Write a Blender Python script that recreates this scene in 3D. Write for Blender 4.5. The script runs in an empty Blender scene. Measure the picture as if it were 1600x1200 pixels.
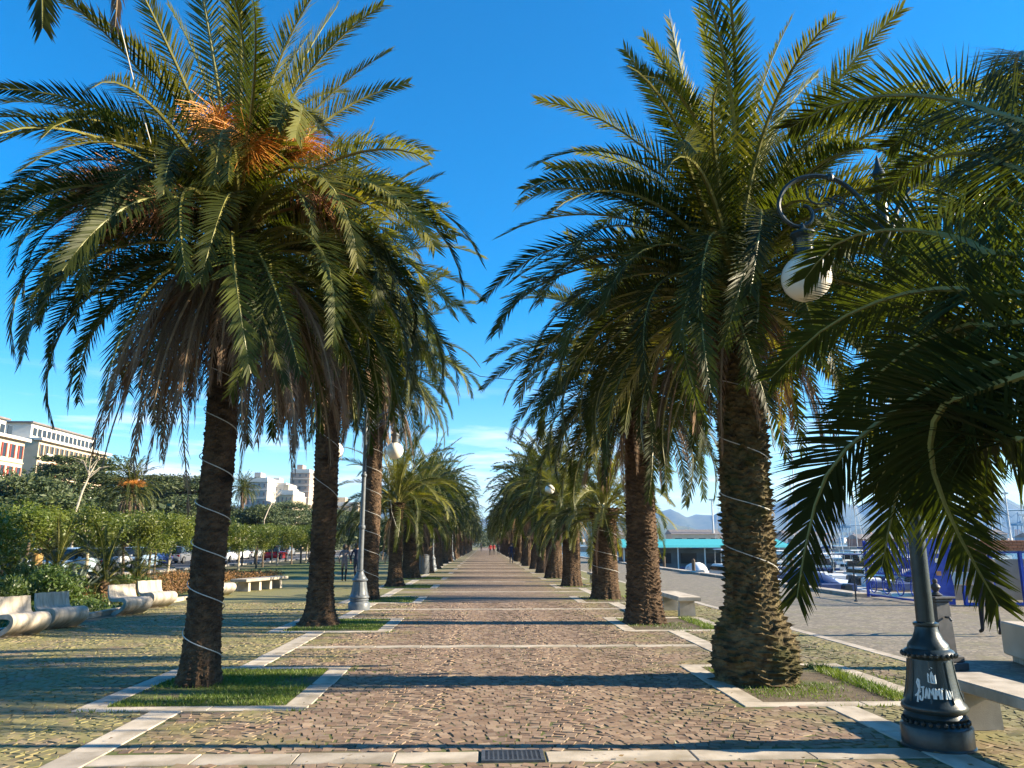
import bpy, bmesh, math, random
import numpy as np
from mathutils import Vector, Matrix
R = math.radians
# ------------------------------------------------------------------ camera, sky, sun, exposure
F_PX, H_CAM = 1202.0, 1.65
PITCH = math.atan2(250, F_PX)
YAW = math.atan2(43 * math.cos(PITCH), F_PX)
SUN_EL, SUN_BACK = R(23.5), R(2)
EXPOSURE = 1.75
sc = bpy.context.scene
col = sc.collection
cam_d = bpy.data.cameras.new('camera'); cam = bpy.data.objects.new('camera', cam_d); col.objects.link(cam)
cam_d.sensor_width = 36; cam_d.lens = F_PX / 1600 * 36; cam_d.clip_end = 30000; cam_d.clip_start = 0.05
cam.location = (0, 0, H_CAM); cam.rotation_euler = (math.pi / 2 + PITCH, 0, -YAW)
sc.camera = cam
sun_dir = Vector((math.cos(SUN_BACK) * math.cos(SUN_EL), -math.sin(SUN_BACK) * math.cos(SUN_EL), math.sin(SUN_EL)))
sd = bpy.data.lights.new('sun', 'SUN'); sd.energy = 5.0; sd.angle = R(0.5); sd.color = (1, .85, .62)
so = bpy.data.objects.new('sun', sd); col.objects.link(so)
so.rotation_euler = sun_dir.to_track_quat('Z', 'Y').to_euler()
so.location = (60, 0, 40)
w = bpy.data.worlds.new('World'); sc.world = w; w.use_nodes = True
nt = w.node_tree; nt.nodes.clear()
N = nt.nodes.new; LK = nt.links.new
out = N('ShaderNodeOutputWorld'); bg = N('ShaderNodeBackground'); sky = N('ShaderNodeTexSky')
sky.sky_type = 'NISHITA'; sky.sun_disc = False; sky.sun_elevation = SUN_EL; sky.sun_rotation = math.pi / 2 + SUN_BACK
sky.altitude = 0; sky.air_density = 1.0; sky.dust_density = 0.1; sky.ozone_density = 3.0
hsv = N('ShaderNodeHueSaturation'); hsv.inputs['Saturation'].default_value = 1.5; hsv.inputs['Value'].default_value = 1.18
LK(sky.outputs[0], hsv.inputs['Color'])
# thin clouds low over the horizon
tc = N('ShaderNodeTexCoord'); sep = N('ShaderNodeSeparateXYZ'); LK(tc.outputs['Generated'], sep.inputs[0])
mp = N('ShaderNodeMapping'); mp.inputs['Scale'].default_value = (3.2, 3.2, 26); LK(tc.outputs['Generated'], mp.inputs[0])
nz = N('ShaderNodeTexNoise'); nz.inputs['Scale'].default_value = 2.1; nz.inputs['Detail'].default_value = 6; nz.inputs['Roughness'].default_value = .55
LK(mp.outputs[0], nz.inputs['Vector'])
rp = N('ShaderNodeValToRGB'); rp.color_ramp.elements[0].position = .50; rp.color_ramp.elements[1].position = .74; LK(nz.outputs[0], rp.inputs[0])
el = N('ShaderNodeValToRGB'); LK(sep.outputs[2], el.inputs[0])
e = el.color_ramp.elements; e[0].position = 0.0; e[0].color = (1, 1, 1, 1); e[1].position = .22; e[1].color = (0, 0, 0, 1)
k = e.new(.10); k.color = (.8, .8, .8, 1)
mu = N('ShaderNodeMath'); mu.operation = 'MULTIPLY'; LK(rp.outputs[0], mu.inputs[0]); LK(el.outputs[0], mu.inputs[1])
mx = N('ShaderNodeMixRGB'); LK(mu.outputs[0], mx.inputs[0]); LK(hsv.outputs[0], mx.inputs[1]); mx.inputs[2].default_value = (7.6, 7.8, 8.4, 1)
LK(mx.outputs[0], bg.inputs[0]); bg.inputs[1].default_value = 0.072; LK(bg.outputs[0], out.inputs[0])
vs = sc.view_settings; vs.view_transform = 'Standard'; vs.look = 'None'; vs.exposure = EXPOSURE; vs.gamma = 1; vs.use_curve_mapping = False
cy = sc.cycles; cy.max_bounces = 5; cy.diffuse_bounces = 2; cy.glossy_bounces = 2; cy.transmission_bounces = 4; cy.transparent_max_bounces = 8; cy.volume_bounces = 0
cy.caustics_reflective = False; cy.caustics_refractive = False

# ------------------------------------------------------------------ pixel helpers (directions only; depth from ground / given plane)
def ray(x, y):
    a, b = (x - 800) / F_PX, (600 - y) / F_PX
    fw = math.cos(PITCH) - math.sin(PITCH) * b; up = math.sin(PITCH) + math.cos(PITCH) * b
    return Vector((a * math.cos(YAW) + fw * math.sin(YAW), -a * math.sin(YAW) + fw * math.cos(YAW), up))
def ground(x, y, z=0):
    r = ray(x, y); return r * ((z - H_CAM) / r.z) + Vector((0, 0, H_CAM))
def at_y(x, y, Y):
    r = ray(x, y); return r * (Y / r.y) + Vector((0, 0, H_CAM))
def at_x(x, y, X):
    r = ray(x, y); return r * (X / r.x) + Vector((0, 0, H_CAM))

# ------------------------------------------------------------------ materials
MATS = {}
def mat(name, c1, c2=None, scale=6.0, rough=.7, bump=0.0, bscale=None, metal=0.0, spec=.4, detail=5, stretch=(1, 1, 1), lo=.35, hi=.65, rnd=0.0, emis=0, c3=None, s3=1.2, lo3=.5, hi3=.65):
    if name in MATS: return MATS[name]
    m = bpy.data.materials.new(name); m.use_nodes = True; t = m.node_tree; n = t.nodes; l = t.links
    b = n['Principled BSDF']; b.inputs['Roughness'].default_value = rough; b.inputs['Metallic'].default_value = metal
    b.inputs['Specular IOR Level'].default_value = spec
    c = n.new('ShaderNodeTexCoord'); mp = n.new('ShaderNodeMapping'); l.new(c.outputs['Object'], mp.inputs[0]); mp.inputs['Scale'].default_value = stretch
    src = None
    if c2 is None: c2 = tuple(v * .82 for v in c1)
    z = n.new('ShaderNodeTexNoise'); z.inputs['Scale'].default_value = scale; z.inputs['Detail'].default_value = detail; l.new(mp.outputs[0], z.inputs['Vector'])
    r = n.new('ShaderNodeValToRGB'); r.color_ramp.elements[0].position = lo; r.color_ramp.elements[1].position = hi
    r.color_ramp.elements[0].color = (*c1, 1); r.color_ramp.elements[1].color = (*c2, 1); l.new(z.outputs[0], r.inputs[0]); src = r.outputs[0]
    if c3 is not None:
        z3 = n.new('ShaderNodeTexNoise'); z3.inputs['Scale'].default_value = s3; z3.inputs['Detail'].default_value = 6; l.new(mp.outputs[0], z3.inputs['Vector'])
        r3 = n.new('ShaderNodeValToRGB'); r3.color_ramp.elements[0].position = lo3; r3.color_ramp.elements[1].position = hi3; l.new(z3.outputs[0], r3.inputs[0])
        m3 = n.new('ShaderNodeMixRGB'); l.new(r3.outputs[0], m3.inputs[0]); l.new(src, m3.inputs[1]); m3.inputs[2].default_value = (*c3, 1); src = m3.outputs[0]
    if rnd:
        oi = n.new('ShaderNodeObjectInfo'); h = n.new('ShaderNodeHueSaturation'); mr = n.new('ShaderNodeMapRange')
        mr.inputs[3].default_value = 1 - rnd; mr.inputs[4].default_value = 1 + rnd
        l.new(oi.outputs['Random'], mr.inputs[0]); l.new(mr.outputs[0], h.inputs['Value']); l.new(src, h.inputs['Color']); src = h.outputs[0]
    l.new(src, b.inputs['Base Color'])
    if bump:
        zb = n.new('ShaderNodeTexNoise'); zb.inputs['Scale'].default_value = bscale or scale * 4; zb.inputs['Detail'].default_value = 6; l.new(mp.outputs[0], zb.inputs['Vector'])
        bn = n.new('ShaderNodeBump'); bn.inputs['Strength'].default_value = bump; bn.inputs['Distance'].default_value = .02; l.new(zb.outputs[0], bn.inputs['Height']); l.new(bn.outputs[0], b.inputs['Normal'])
    if emis:
        b.inputs['Emission Color'].default_value = (*c1, 1); b.inputs['Emission Strength'].default_value = emis
    MATS[name] = m; return m

def leaf_mat(name, c1, c2, trans=.28, rough=.42, rnd=.22, scale=1.4, spec=.45, tc=None):
    m = bpy.data.materials.new(name); m.use_nodes = True; t = m.node_tree; n = t.nodes; l = t.links
    b = n['Principled BSDF']; o = n['Material Output']; b.inputs['Roughness'].default_value = rough; b.inputs['Specular IOR Level'].default_value = spec
    c = n.new('ShaderNodeTexCoord'); z = n.new('ShaderNodeTexNoise'); z.inputs['Scale'].default_value = scale; z.inputs['Detail'].default_value = 4; l.new(c.outputs['Object'], z.inputs['Vector'])
    r = n.new('ShaderNodeValToRGB'); r.color_ramp.elements[0].position = .35; r.color_ramp.elements[1].position = .68
    r.color_ramp.elements[0].color = (*c1, 1); r.color_ramp.elements[1].color = (*c2, 1); l.new(z.outputs[0], r.inputs[0])
    oi = n.new('ShaderNodeObjectInfo'); h = n.new('ShaderNodeHueSaturation'); mr = n.new('ShaderNodeMapRange'); mr.inputs[3].default_value = 1 - rnd; mr.inputs[4].default_value = 1 + rnd
    l.new(oi.outputs['Random'], mr.inputs[0]); l.new(mr.outputs[0], h.inputs['Value']); l.new(r.outputs[0], h.inputs['Color'])
    l.new(h.outputs[0], b.inputs['Base Color'])
    tr = n.new('ShaderNodeBsdfTranslucent'); g = n.new('ShaderNodeMixRGB'); g.blend_type = 'MULTIPLY'; g.inputs[0].default_value = 1; g.inputs[2].default_value = (*(tc or (1.5, 1.6, .5)), 1)
    l.new(h.outputs[0], g.inputs[1]); l.new(g.outputs[0], tr.inputs[0])
    mx = n.new('ShaderNodeMixShader'); mx.inputs[0].default_value = trans; l.new(b.outputs[0], mx.inputs[1]); l.new(tr.outputs[0], mx.inputs[2]); l.new(mx.outputs[0], o.inputs['Surface'])
    MATS[name] = m; return m

M_FROND = leaf_mat('frond_green', (.023, .034, .008), (.054, .064, .013), trans=.26, rough=.48, rnd=.4, spec=.16, tc=(2.0, 2.1, .6))
M_FROND_SUNLIT = leaf_mat('frond_sunlit', (.085, .094, .019), (.165, .155, .038), trans=.30, rough=.5, rnd=.3, spec=.15, tc=(2.0, 2.0, .6))  # upper fronds: sunlit brightness put into a paler copy of the frond colour
M_YFROND = leaf_mat('frond_yellow', (.16, .15, .03), (.26, .22, .05), trans=.3, rough=.45)
M_RACH = mat('rachis', (.24, .22, .06), (.15, .15, .04), scale=3, rough=.45)
M_DEAD = leaf_mat('frond_dead', (.145, .092, .06), (.25, .17, .115), trans=.12, rough=.8, rnd=.35, spec=.15, tc=(1.1, .9, .7))
M_DRACH = mat('dead_rachis', (.32, .22, .13), (.22, .15, .09), scale=4, rough=.75)
M_FRUIT = mat('fruit_orange', (.60, .27, .045), (.48, .17, .025), scale=5, rough=.6)
M_FRUITB = mat('fruit_brown', (.36, .17, .075), (.24, .11, .05), scale=5, rough=.8)
M_TRUNK = mat('palm_trunk', (.058, .038, .025), (.135, .088, .054), scale=9, rough=.92, bump=.5, bscale=70, stretch=(1, 1, 1.6), spec=.12, c3=(.022, .016, .012), s3=2.2, lo3=.5, hi3=.75)
M_TRUNK_MOSS = mat('palm_trunk_mossy', (.050, .038, .022), (.165, .128, .066), scale=9, rough=.92, bump=.5, bscale=70, spec=.12, c3=(.052, .058, .02), s3=2.4, lo3=.52, hi3=.72)
M_SLAB = mat('pale_stone', (.50, .44, .36), (.38, .33, .265), scale=5, rough=.75, bump=.15, bscale=90, rnd=.16, c3=(.24, .20, .14), s3=3.2, lo3=.48, hi3=.78)
M_CONC = mat('cast_concrete', (.52, .46, .38), (.40, .35, .29), scale=3, rough=.8, bump=.12, bscale=120, stretch=(1, 5, 1), rnd=.06, c3=(.25, .22, .17), s3=2.6, lo3=.48, hi3=.72)
M_IRON = mat('lamp_iron_green', (.012, .024, .027), (.022, .036, .038), scale=12, rough=.34, bump=.08, bscale=60, spec=.5, c3=(.04, .05, .05), s3=5, lo3=.6, hi3=.8)
M_IRONG = mat('lamp_iron_grey', (.085, .10, .115), (.13, .145, .16), scale=10, rough=.45, spec=.5)
M_GLOBE = mat('opal_globe', (.86, .80, .68), (.80, .74, .62), scale=2, rough=.25, spec=.5)
M_WHITE = mat('white_paint', (.80, .80, .78), (.72, .72, .70), scale=3, rough=.5)
M_CABLE = mat('cable_white', (.62, .60, .55), (.5, .48, .44), rough=.6)
M_GRASSB = leaf_mat('grass_blade', (.085, .135, .022), (.16, .20, .04), trans=.3, rough=.5, rnd=.1, scale=.9)

def attr_stone_mat():
    m = bpy.data.materials.new('porphyry_cobble'); m.use_nodes = True; t = m.node_tree; n = t.nodes; l = t.links
    b = n['Principled BSDF']; b.inputs['Roughness'].default_value = .72; b.inputs['Specular IOR Level'].default_value = .35
    a = n.new('ShaderNodeAttribute'); a.attribute_name = 'rnd'
    r = n.new('ShaderNodeValToRGB'); e = r.color_ramp.elements
    e[0].position = 0; e[0].color = (.150, .100, .070, 1); e[1].position = 1; e[1].color = (.34, .255, .18, 1)
    for p, c in ((.3, (.215, .145, .098, 1)), (.55, (.26, .19, .135, 1)), (.8, (.245, .165, .115, 1))):
        q = e.new(p); q.color = c
    l.new(a.outputs['Fac'], r.inputs[0])
    ge = n.new('ShaderNodeNewGeometry')
    z = n.new('ShaderNodeTexNoise'); z.inputs['Scale'].default_value = 30; z.inputs['Detail'].default_value = 5; l.new(ge.outputs['Position'], z.inputs['Vector'])
    mr = n.new('ShaderNodeMapRange'); mr.inputs[3].default_value = .72; mr.inputs[4].default_value = 1.25; l.new(z.outputs[0], mr.inputs[0])
    h = n.new('ShaderNodeHueSaturation'); l.new(mr.outputs[0], h.inputs['Value']); l.new(r.outputs[0], h.inputs['Color'])
    # moss and lichen, more of it away from the trodden middle of the walk
    sx = n.new('ShaderNodeSeparateXYZ'); l.new(ge.outputs['Position'], sx.inputs[0])
    ad = n.new('ShaderNodeMath'); ad.operation = 'SUBTRACT'; ad.inputs[1].default_value = .35; l.new(sx.outputs[0], ad.inputs[0])
    ab = n.new('ShaderNodeMath'); ab.operation = 'ABSOLUTE'; l.new(ad.outputs[0], ab.inputs[0])
    m1 = n.new('ShaderNodeMapRange'); m1.inputs[1].default_value = .3; m1.inputs[2].default_value = 4.2; m1.inputs[3].default_value = -.16; m1.inputs[4].default_value = .20; l.new(ab.outputs[0], m1.inputs[0])
    z2 = n.new('ShaderNodeTexNoise'); z2.inputs['Scale'].default_value = 1.6; z2.inputs['Detail'].default_value = 8; z2.inputs['Roughness'].default_value = .7; l.new(ge.outputs['Position'], z2.inputs['Vector'])
    s = n.new('ShaderNodeMath'); s.operation = 'ADD'; l.new(z2.outputs[0], s.inputs[0]); l.new(m1.outputs[0], s.inputs[1])
    r2 = n.new('ShaderNodeMapRange'); r2.inputs[1].default_value = .50; r2.inputs[2].default_value = .72; r2.inputs[3].default_value = 0; r2.inputs[4].default_value = .75; l.new(s.outputs[0], r2.inputs[0])
    mx = n.new('ShaderNodeMixRGB'); l.new(r2.outputs[0], mx.inputs[0]); l.new(h.outputs[0], mx.inputs[1]); mx.inputs[2].default_value = (.19, .185, .06, 1)
    l.new(mx.outputs[0], b.inputs['Base Color'])
    bn = n.new('ShaderNodeBump'); bn.inputs['Strength'].default_value = .5; bn.inputs['Distance'].default_value = .0016; z3 = n.new('ShaderNodeTexNoise'); z3.inputs['Scale'].default_value = 60; l.new(ge.outputs['Position'], z3.inputs['Vector'])
    l.new(z3.outputs[0], bn.inputs['Height']); l.new(bn.outputs[0], b.inputs['Normal'])
    return m
M_COB = attr_stone_mat()

def paving_mat(name, stone, joint, moss, cell, mossbias=0.0, zone=True, depth=.02):
    """far paving: cobbles too small to tell apart"""
    m = bpy.data.materials.new(name); m.use_nodes = True; t = m.node_tree; n = t.nodes; l = t.links
    b = n['Principled BSDF']; b.inputs['Roughness'].default_value = .78; b.inputs['Specular IOR Level'].default_value = .3
    ge = n.new('ShaderNodeNewGeometry')
    v = n.new('ShaderNodeTexVoronoi'); v.inputs['Scale'].default_value = 1 / cell; l.new(ge.outputs['Position'], v.inputs['Vector'])
    v2 = n.new('ShaderNodeTexVoronoi'); v2.feature = 'DISTANCE_TO_EDGE'; v2.inputs['Scale'].default_value = 1 / cell; l.new(ge.outputs['Position'], v2.inputs['Vector'])
    bw = n.new('ShaderNodeSeparateColor'); l.new(v.outputs['Color'], bw.inputs[0])
    mr = n.new('ShaderNodeMapRange'); mr.inputs[3].default_value = .65; mr.inputs[4].default_value = 1.35; l.new(bw.outputs[0], mr.inputs[0])
    h = n.new('ShaderNodeHueSaturation'); h.inputs['Color'].default_value = (*stone, 1); l.new(mr.outputs[0], h.inputs['Value'])
    jr = n.new('ShaderNodeMapRange'); jr.inputs[1].default_value = .03; jr.inputs[2].default_value = .12; jr.inputs[3].default_value = 1; jr.inputs[4].default_value = 0; l.new(v2.outputs[0], jr.inputs[0])
    mx = n.new('ShaderNodeMixRGB'); l.new(jr.outputs[0], mx.inputs[0]); l.new(h.outputs[0], mx.inputs[1]); mx.inputs[2].default_value = (*joint, 1)
    z2 = n.new('ShaderNodeTexNoise'); z2.inputs['Scale'].default_value = 1.3; z2.inputs['Detail'].default_value = 8; z2.inputs['Roughness'].default_value = .7; l.new(ge.outputs['Position'], z2.inputs['Vector'])
    s = n.new('ShaderNodeMath'); s.operation = 'ADD'; l.new(z2.outputs[0], s.inputs[0]); s.inputs[1].default_value = mossbias
    if zone:
        sx = n.new('ShaderNodeSeparateXYZ'); l.new(ge.outputs['Position'], sx.inputs[0])
        ad = n.new('ShaderNodeMath'); ad.operation = 'SUBTRACT'; ad.inputs[1].default_value = .35; l.new(sx.outputs[0], ad.inputs[0])
        ab = n.new('ShaderNodeMath'); ab.operation = 'ABSOLUTE'; l.new(ad.outputs[0], ab.inputs[0])
        m1 = n.new('ShaderNodeMapRange'); m1.inputs[1].default_value = .3; m1.inputs[2].default_value = 4.0; m1.inputs[3].default_value = -.16; m1.inputs[4].default_value = .24; l.new(ab.outputs[0], m1.inputs[0])
        l.new(m1.outputs[0], s.inputs[1])
    r2 = n.new('ShaderNodeMapRange'); r2.inputs[1].default_value = .50; r2.inputs[2].default_value = .70; r2.inputs[3].default_value = 0; r2.inputs[4].default_value = .8; l.new(s.outputs[0], r2.inputs[0])
    m2 = n.new('ShaderNodeMixRGB'); l.new(r2.outputs[0], m2.inputs[0]); l.new(mx.outputs[0], m2.inputs[1]); m2.inputs[2].default_value = (*moss, 1)
    l.new(m2.outputs[0], b.inputs['Base Color'])
    bn = n.new('ShaderNodeBump'); bn.inputs['Strength'].default_value = .8; bn.inputs['Distance'].default_value = depth; l.new(v2.outputs[0], bn.inputs['Height']); l.new(bn.outputs[0], b.inputs['Normal'])
    return m
M_PAVE = paving_mat('far_cobbles', (.235, .168, .12), (.10, .08, .055), (.18, .18, .06), .10)
M_JOINT = mat('joint_soil', (.12, .095, .065), (.14, .12, .065), scale=3, rough=.95, bump=.2, bscale=60, c3=(.085, .105, .025), s3=1.1, lo3=.45, hi3=.6)
M_QUAY = paving_mat('quay_setts', (.215, .185, .14), (.15, .13, .10), (.175, .165, .08), .11, mossbias=.0, zone=False, depth=.008)

# ------------------------------------------------------------------ mesh helpers
class MB:
    def __init__(s): s.v = []; s.f = []; s.m = []
    def add(s, vs_, fs, mi=0):
        o = len(s.v); s.v += [tuple(p) for p in vs_]; s.f += [tuple(i + o for i in q) for q in fs]; s.m += [mi] * len(fs); return s
    def box(s, c, d, mi=0, rz=0, taper=1.0, bev=0.0):
        x, y, z = d[0] / 2, d[1] / 2, d[2] / 2
        if bev:
            pts = []
            for zz, k in ((-z, bev), (-z + bev, 0), (z - bev, 0), (z, bev)):
                sc_ = 1 if zz < 0 else taper
                for a, b in ((-1, -1), (1, -1), (1, 1), (-1, 1)): pts.append((a * (x * sc_ - k), b * (y * sc_ - k), zz))
            fs = [(3, 2, 1, 0), (12, 13, 14, 15)]
            for r in range(3):
                for i in range(4): fs.append((r * 4 + i, r * 4 + (i + 1) % 4, r * 4 + 4 + (i + 1) % 4, r * 4 + 4 + i))
        else:
            pts = [(a * x * (1 if zz < 0 else taper), b * y * (1 if zz < 0 else taper), zz) for zz in (-z, z) for a, b in ((-1, -1), (1, -1), (1, 1), (-1, 1))]
            fs = [(3, 2, 1, 0), (4, 5, 6, 7), (0, 1, 5, 4), (1, 2, 6, 5), (2, 3, 7, 6), (3, 0, 4, 7)]
        ca, sa = math.cos(rz), math.sin(rz)
        return s.add([(c[0] + p[0] * ca - p[1] * sa, c[1] + p[0] * sa + p[1] * ca, c[2] + p[2]) for p in pts], fs, mi)
    def tube(s, pts, rad, seg=8, mi=0, cap=True):
        pts = [Vector(p) for p in pts]; n = len(pts); rings = []
        rad = rad if hasattr(rad, '__len__') else [rad] * n
        up = Vector((0, 0, 1)); prev = None
        for i, p in enumerate(pts):
            t = (pts[min(i + 1, n - 1)] - pts[max(i - 1, 0)]).normalized()
            if prev is None:
                a = t.cross(up);
                if a.length < .1: a = t.cross(Vector((1, 0, 0)))
                a.normalize()
            else:
                a = prev - t * prev.dot(t)
                if a.length < 1e-4: a = t.cross(up)
                a.normalize()
            prev = a; b = t.cross(a)
            rings.append([p + (a * math.cos(2 * math.pi * j / seg) + b * math.sin(2 * math.pi * j / seg)) * rad[i] for j in range(seg)])
        vs_ = [q for r in rings for q in r]; fs = []
        for i in range(n - 1):
            for j in range(seg): fs.append((i * seg + j, i * seg + (j + 1) % seg, (i + 1) * seg + (j + 1) % seg, (i + 1) * seg + j))
        if cap: fs += [tuple(range(seg - 1, -1, -1)), tuple((n - 1) * seg + j for j in range(seg))]
        return s.add(vs_, fs, mi)
    def lathe(s, prof, seg=24, c=(0, 0, 0), mi=0, cap=True):
        vs_ = [(c[0] + r * math.cos(2 * math.pi * j / seg), c[1] + r * math.sin(2 * math.pi * j / seg), c[2] + z) for r, z in prof for j in range(seg)]
        fs = []; n = len(prof)
        for i in range(n - 1):
            for j in range(seg): fs.append((i * seg + j, i * seg + (j + 1) % seg, (i + 1) * seg + (j + 1) % seg, (i + 1) * seg + j))
        if cap: fs += [tuple(range(seg - 1, -1, -1)), tuple((n - 1) * seg + j for j in range(seg))]
        return s.add(vs_, fs, mi)
    def prism(s, prof, y0, y1, mi=0):
        """closed polygon prof in xz extruded along y"""
        n = len(prof); vs_ = [(x, y, z) for y in (y0, y1) for x, z in prof]
        fs = [tuple(range(n - 1, -1, -1)), tuple(range(n, 2 * n))] + [(i, (i + 1) % n, n + (i + 1) % n, n + i) for i in range(n)]
        return s.add(vs_, fs, mi)
    def build(s, name, mats, parent=None, smooth=False, loc=None, rz=None):
        me = bpy.data.meshes.new(name); me.from_pydata(s.v, [], s.f); me.update()
        return link(name, me, mats, parent, smooth, s.m if any(s.m) else None, loc, rz)
def link(name, me, mats, parent=None, smooth=False, mi=None, loc=None, rz=None):
    for m in (mats if isinstance(mats, (list, tuple)) else [mats]):
        if len(me.materials) < (len(mats) if isinstance(mats, (list, tuple)) else 1): me.materials.append(m)
    if mi is not None: me.polygons.foreach_set('material_index', mi)
    if smooth:
        me.polygons.foreach_set('use_smooth', [True] * len(me.polygons))
        if smooth != 'all':
            try: me.set_sharp_from_angle(angle=R(38))
            except Exception: pass
    o = bpy.data.objects.new(name, me); col.objects.link(o)
    if parent: o.parent = parent
    if loc is not None: o.location = loc
    if rz is not None: o.rotation_euler[2] = rz
    return o
def np_mesh(name, V, Fq, mats, parent=None, face_attr=None, mi=None):
    """V (n,3), Fq (m,k) constant k"""
    me = bpy.data.meshes.new(name); V = np.asarray(V, np.float32); Fq = np.asarray(Fq, np.int32); k = Fq.shape[1]
    me.vertices.add(len(V)); me.vertices.foreach_set('co', V.ravel())
    me.loops.add(Fq.size); me.loops.foreach_set('vertex_index', Fq.ravel())
    me.polygons.add(len(Fq)); me.polygons.foreach_set('loop_start', np.arange(0, Fq.size, k, dtype=np.int32))
    try: me.polygons.foreach_set('loop_total', np.full(len(Fq), k, np.int32))
    except Exception: pass
    me.update(calc_edges=True); me.polygons.foreach_set('use_smooth', np.zeros(len(Fq), bool))
    if face_attr is not None:
        a = me.attributes.new('rnd', 'FLOAT', 'FACE'); a.data.foreach_set('value', np.asarray(face_attr, np.float32))
    return link(name, me, mats, parent, False, mi)
def empty(name, loc=(0, 0, 0), rz=0):
    o = bpy.data.objects.new(name, None); o.empty_display_size = .2; col.objects.link(o); o.location = loc; o.rotation_euler[2] = rz; return o
def tag(o, label=None, cat=None, group=None, kind=None):
    for k_, v in (('label', label), ('category', cat), ('group', group), ('kind', kind)):
        if v: o[k_] = v
    return o
def copy_tree(o, parent=None):
    c = o.copy(); col.objects.link(c); c.parent = parent
    for ch in list(o.children): copy_tree(ch, c)
    return c
ORD = ['first', 'second', 'third', 'fourth', 'fifth', 'sixth', 'seventh', 'eighth', 'ninth', 'tenth', 'eleventh', 'twelfth'] + [str(i) + ('st' if i % 10 == 1 else 'nd' if i % 10 == 2 else 'rd' if i % 10 == 3 else 'th') for i in range(13, 60)]
for i_, nm in ((12, '13th'),): ORD[i_] = nm

# ------------------------------------------------------------------ ground, water, hills
QX = 12.3; QY = 25.0
mb = MB()
gx = [-9000, -9.4, QX, 9000]
mb.add([(-9000, -600, -.03), (QX, -600, -.03), (QX, 9000, -.03), (-9000, 9000, -.03)], [(0, 1, 2, 3)])
mb.add([(QX, -600, -.03), (400, -600, -.03), (400, QY, -.03), (QX, QY, -.03)], [(0, 1, 2, 3)])
g = mb.build('ground', mat('ground_earth', (.075, .085, .035), (.12, .11, .06), scale=.5, rough=.95, bump=.3, bscale=8)); tag(g, kind='structure')
mb = MB(); mb.add([(QX, QY, -1.2), (9000, QY, -1.2), (9000, 9000, -1.2), (QX, 9000, -1.2)], [(0, 1, 2, 3)])
mw = bpy.data.materials.new('harbour_water'); mw.use_nodes = True; t = mw.node_tree; b = t.nodes['Principled BSDF']
b.inputs['Base Color'].default_value = (.015, .045, .045, 1); b.inputs['Roughness'].default_value = .12
zz = t.nodes.new('ShaderNodeTexNoise'); zz.inputs['Scale'].default_value = 2.2; zz.inputs['Detail'].default_value = 4
gg = t.nodes.new('ShaderNodeNewGeometry'); t.links.new(gg.outputs['Position'], zz.inputs['Vector'])
bb = t.nodes.new('ShaderNodeBump'); bb.inputs['Strength'].default_value = .8; bb.inputs['Distance'].default_value = .25; t.links.new(zz.outputs[0], bb.inputs['Height']); t.links.new(bb.outputs[0], b.inputs['Normal'])
tag(mb.build('water', mw), kind='structure')
mb = MB(); mb.add([(QX, QY, -3), (QX, 9000, -3), (QX, 9000, -.03), (QX, QY, -.03), (400, QY, -3), (400, QY, -.03)], [(0, 1, 2, 3), (4, 0, 3, 5)])
tag(mb.build('quay_wall', mat('quay_wall_stone', (.22, .2, .17), (.12, .11, .09), scale=2, rough=.9)), kind='structure')
for i in range(46):   # quay coping stones
    o = MB().box((0, 0, 0), (.55, 2.9, .14), bev=.02).build('coping_stone', M_SLAB, loc=(QX - .25, QY + 1.5 + i * 3.0, .04)) if i == 0 else None
    if i == 0: cop0 = o; quay_w = bpy.data.objects['quay_wall']; cop0.parent = quay_w
    else:
        o = cop0.copy(); col.objects.link(o); o.location.y = QY + 1.5 + i * 3.0
        if i > 16: o.location.y += 0

def ridge(name, dist, a0, a1, base, amp, seed, m, n=240, depth=1400, rows=26, cull=None):
    rs = np.random.RandomState(seed); ph = rs.rand(10) * 7; V = []; Fq = []
    az = np.linspace(a0, a1, n)
    for j in range(rows):
        tt = j / (rows - 1); prof = math.sin(min(tt * 1.25, 1) * math.pi / 2) if tt < .8 else math.cos((tt - .8) / .2 * math.pi / 2) * .999
        for i, a in enumerate(az):
            hh = base + amp * (.5 * math.sin(a * 9 + ph[0]) + .28 * math.sin(a * 23 + ph[1]) + .14 * math.sin(a * 51 + ph[2]) + .07 * math.sin(a * 120 + ph[3] + tt * 3))
            gl = 1 - .13 * math.sin(a * 70 + ph[4] + 2.2 * tt) * math.sin(tt * math.pi) - .06 * math.sin(a * 190 + ph[5] + 5 * tt)
            d = dist + depth * tt
            V.append((math.sin(a) * d, math.cos(a) * d, -4 + max(hh, 5) * prof * gl))
    for j in range(rows - 1):
        for i in range(n - 1): Fq.append((j * n + i, j * n + i + 1, (j + 1) * n + i + 1, (j + 1) * n + i))
    o = np_mesh(name, V, Fq, m); o.data.polygons.foreach_set('use_smooth', [True] * len(Fq)); tag(o, kind='structure'); return o
M_HILL = mat('wooded_hill', (.045, .065, .028), (.085, .095, .045), scale=.02, rough=.95, bump=0, c3=(.16, .14, .10), s3=.008, lo3=.56, hi3=.72)
ridge('far_hills', 5200, -1.25, 1.25, 265, 95, 3, M_HILL)
ridge('near_hills', 2600, -1.25, 1.25, 62, 60, 9, M_HILL, depth=900)

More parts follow.
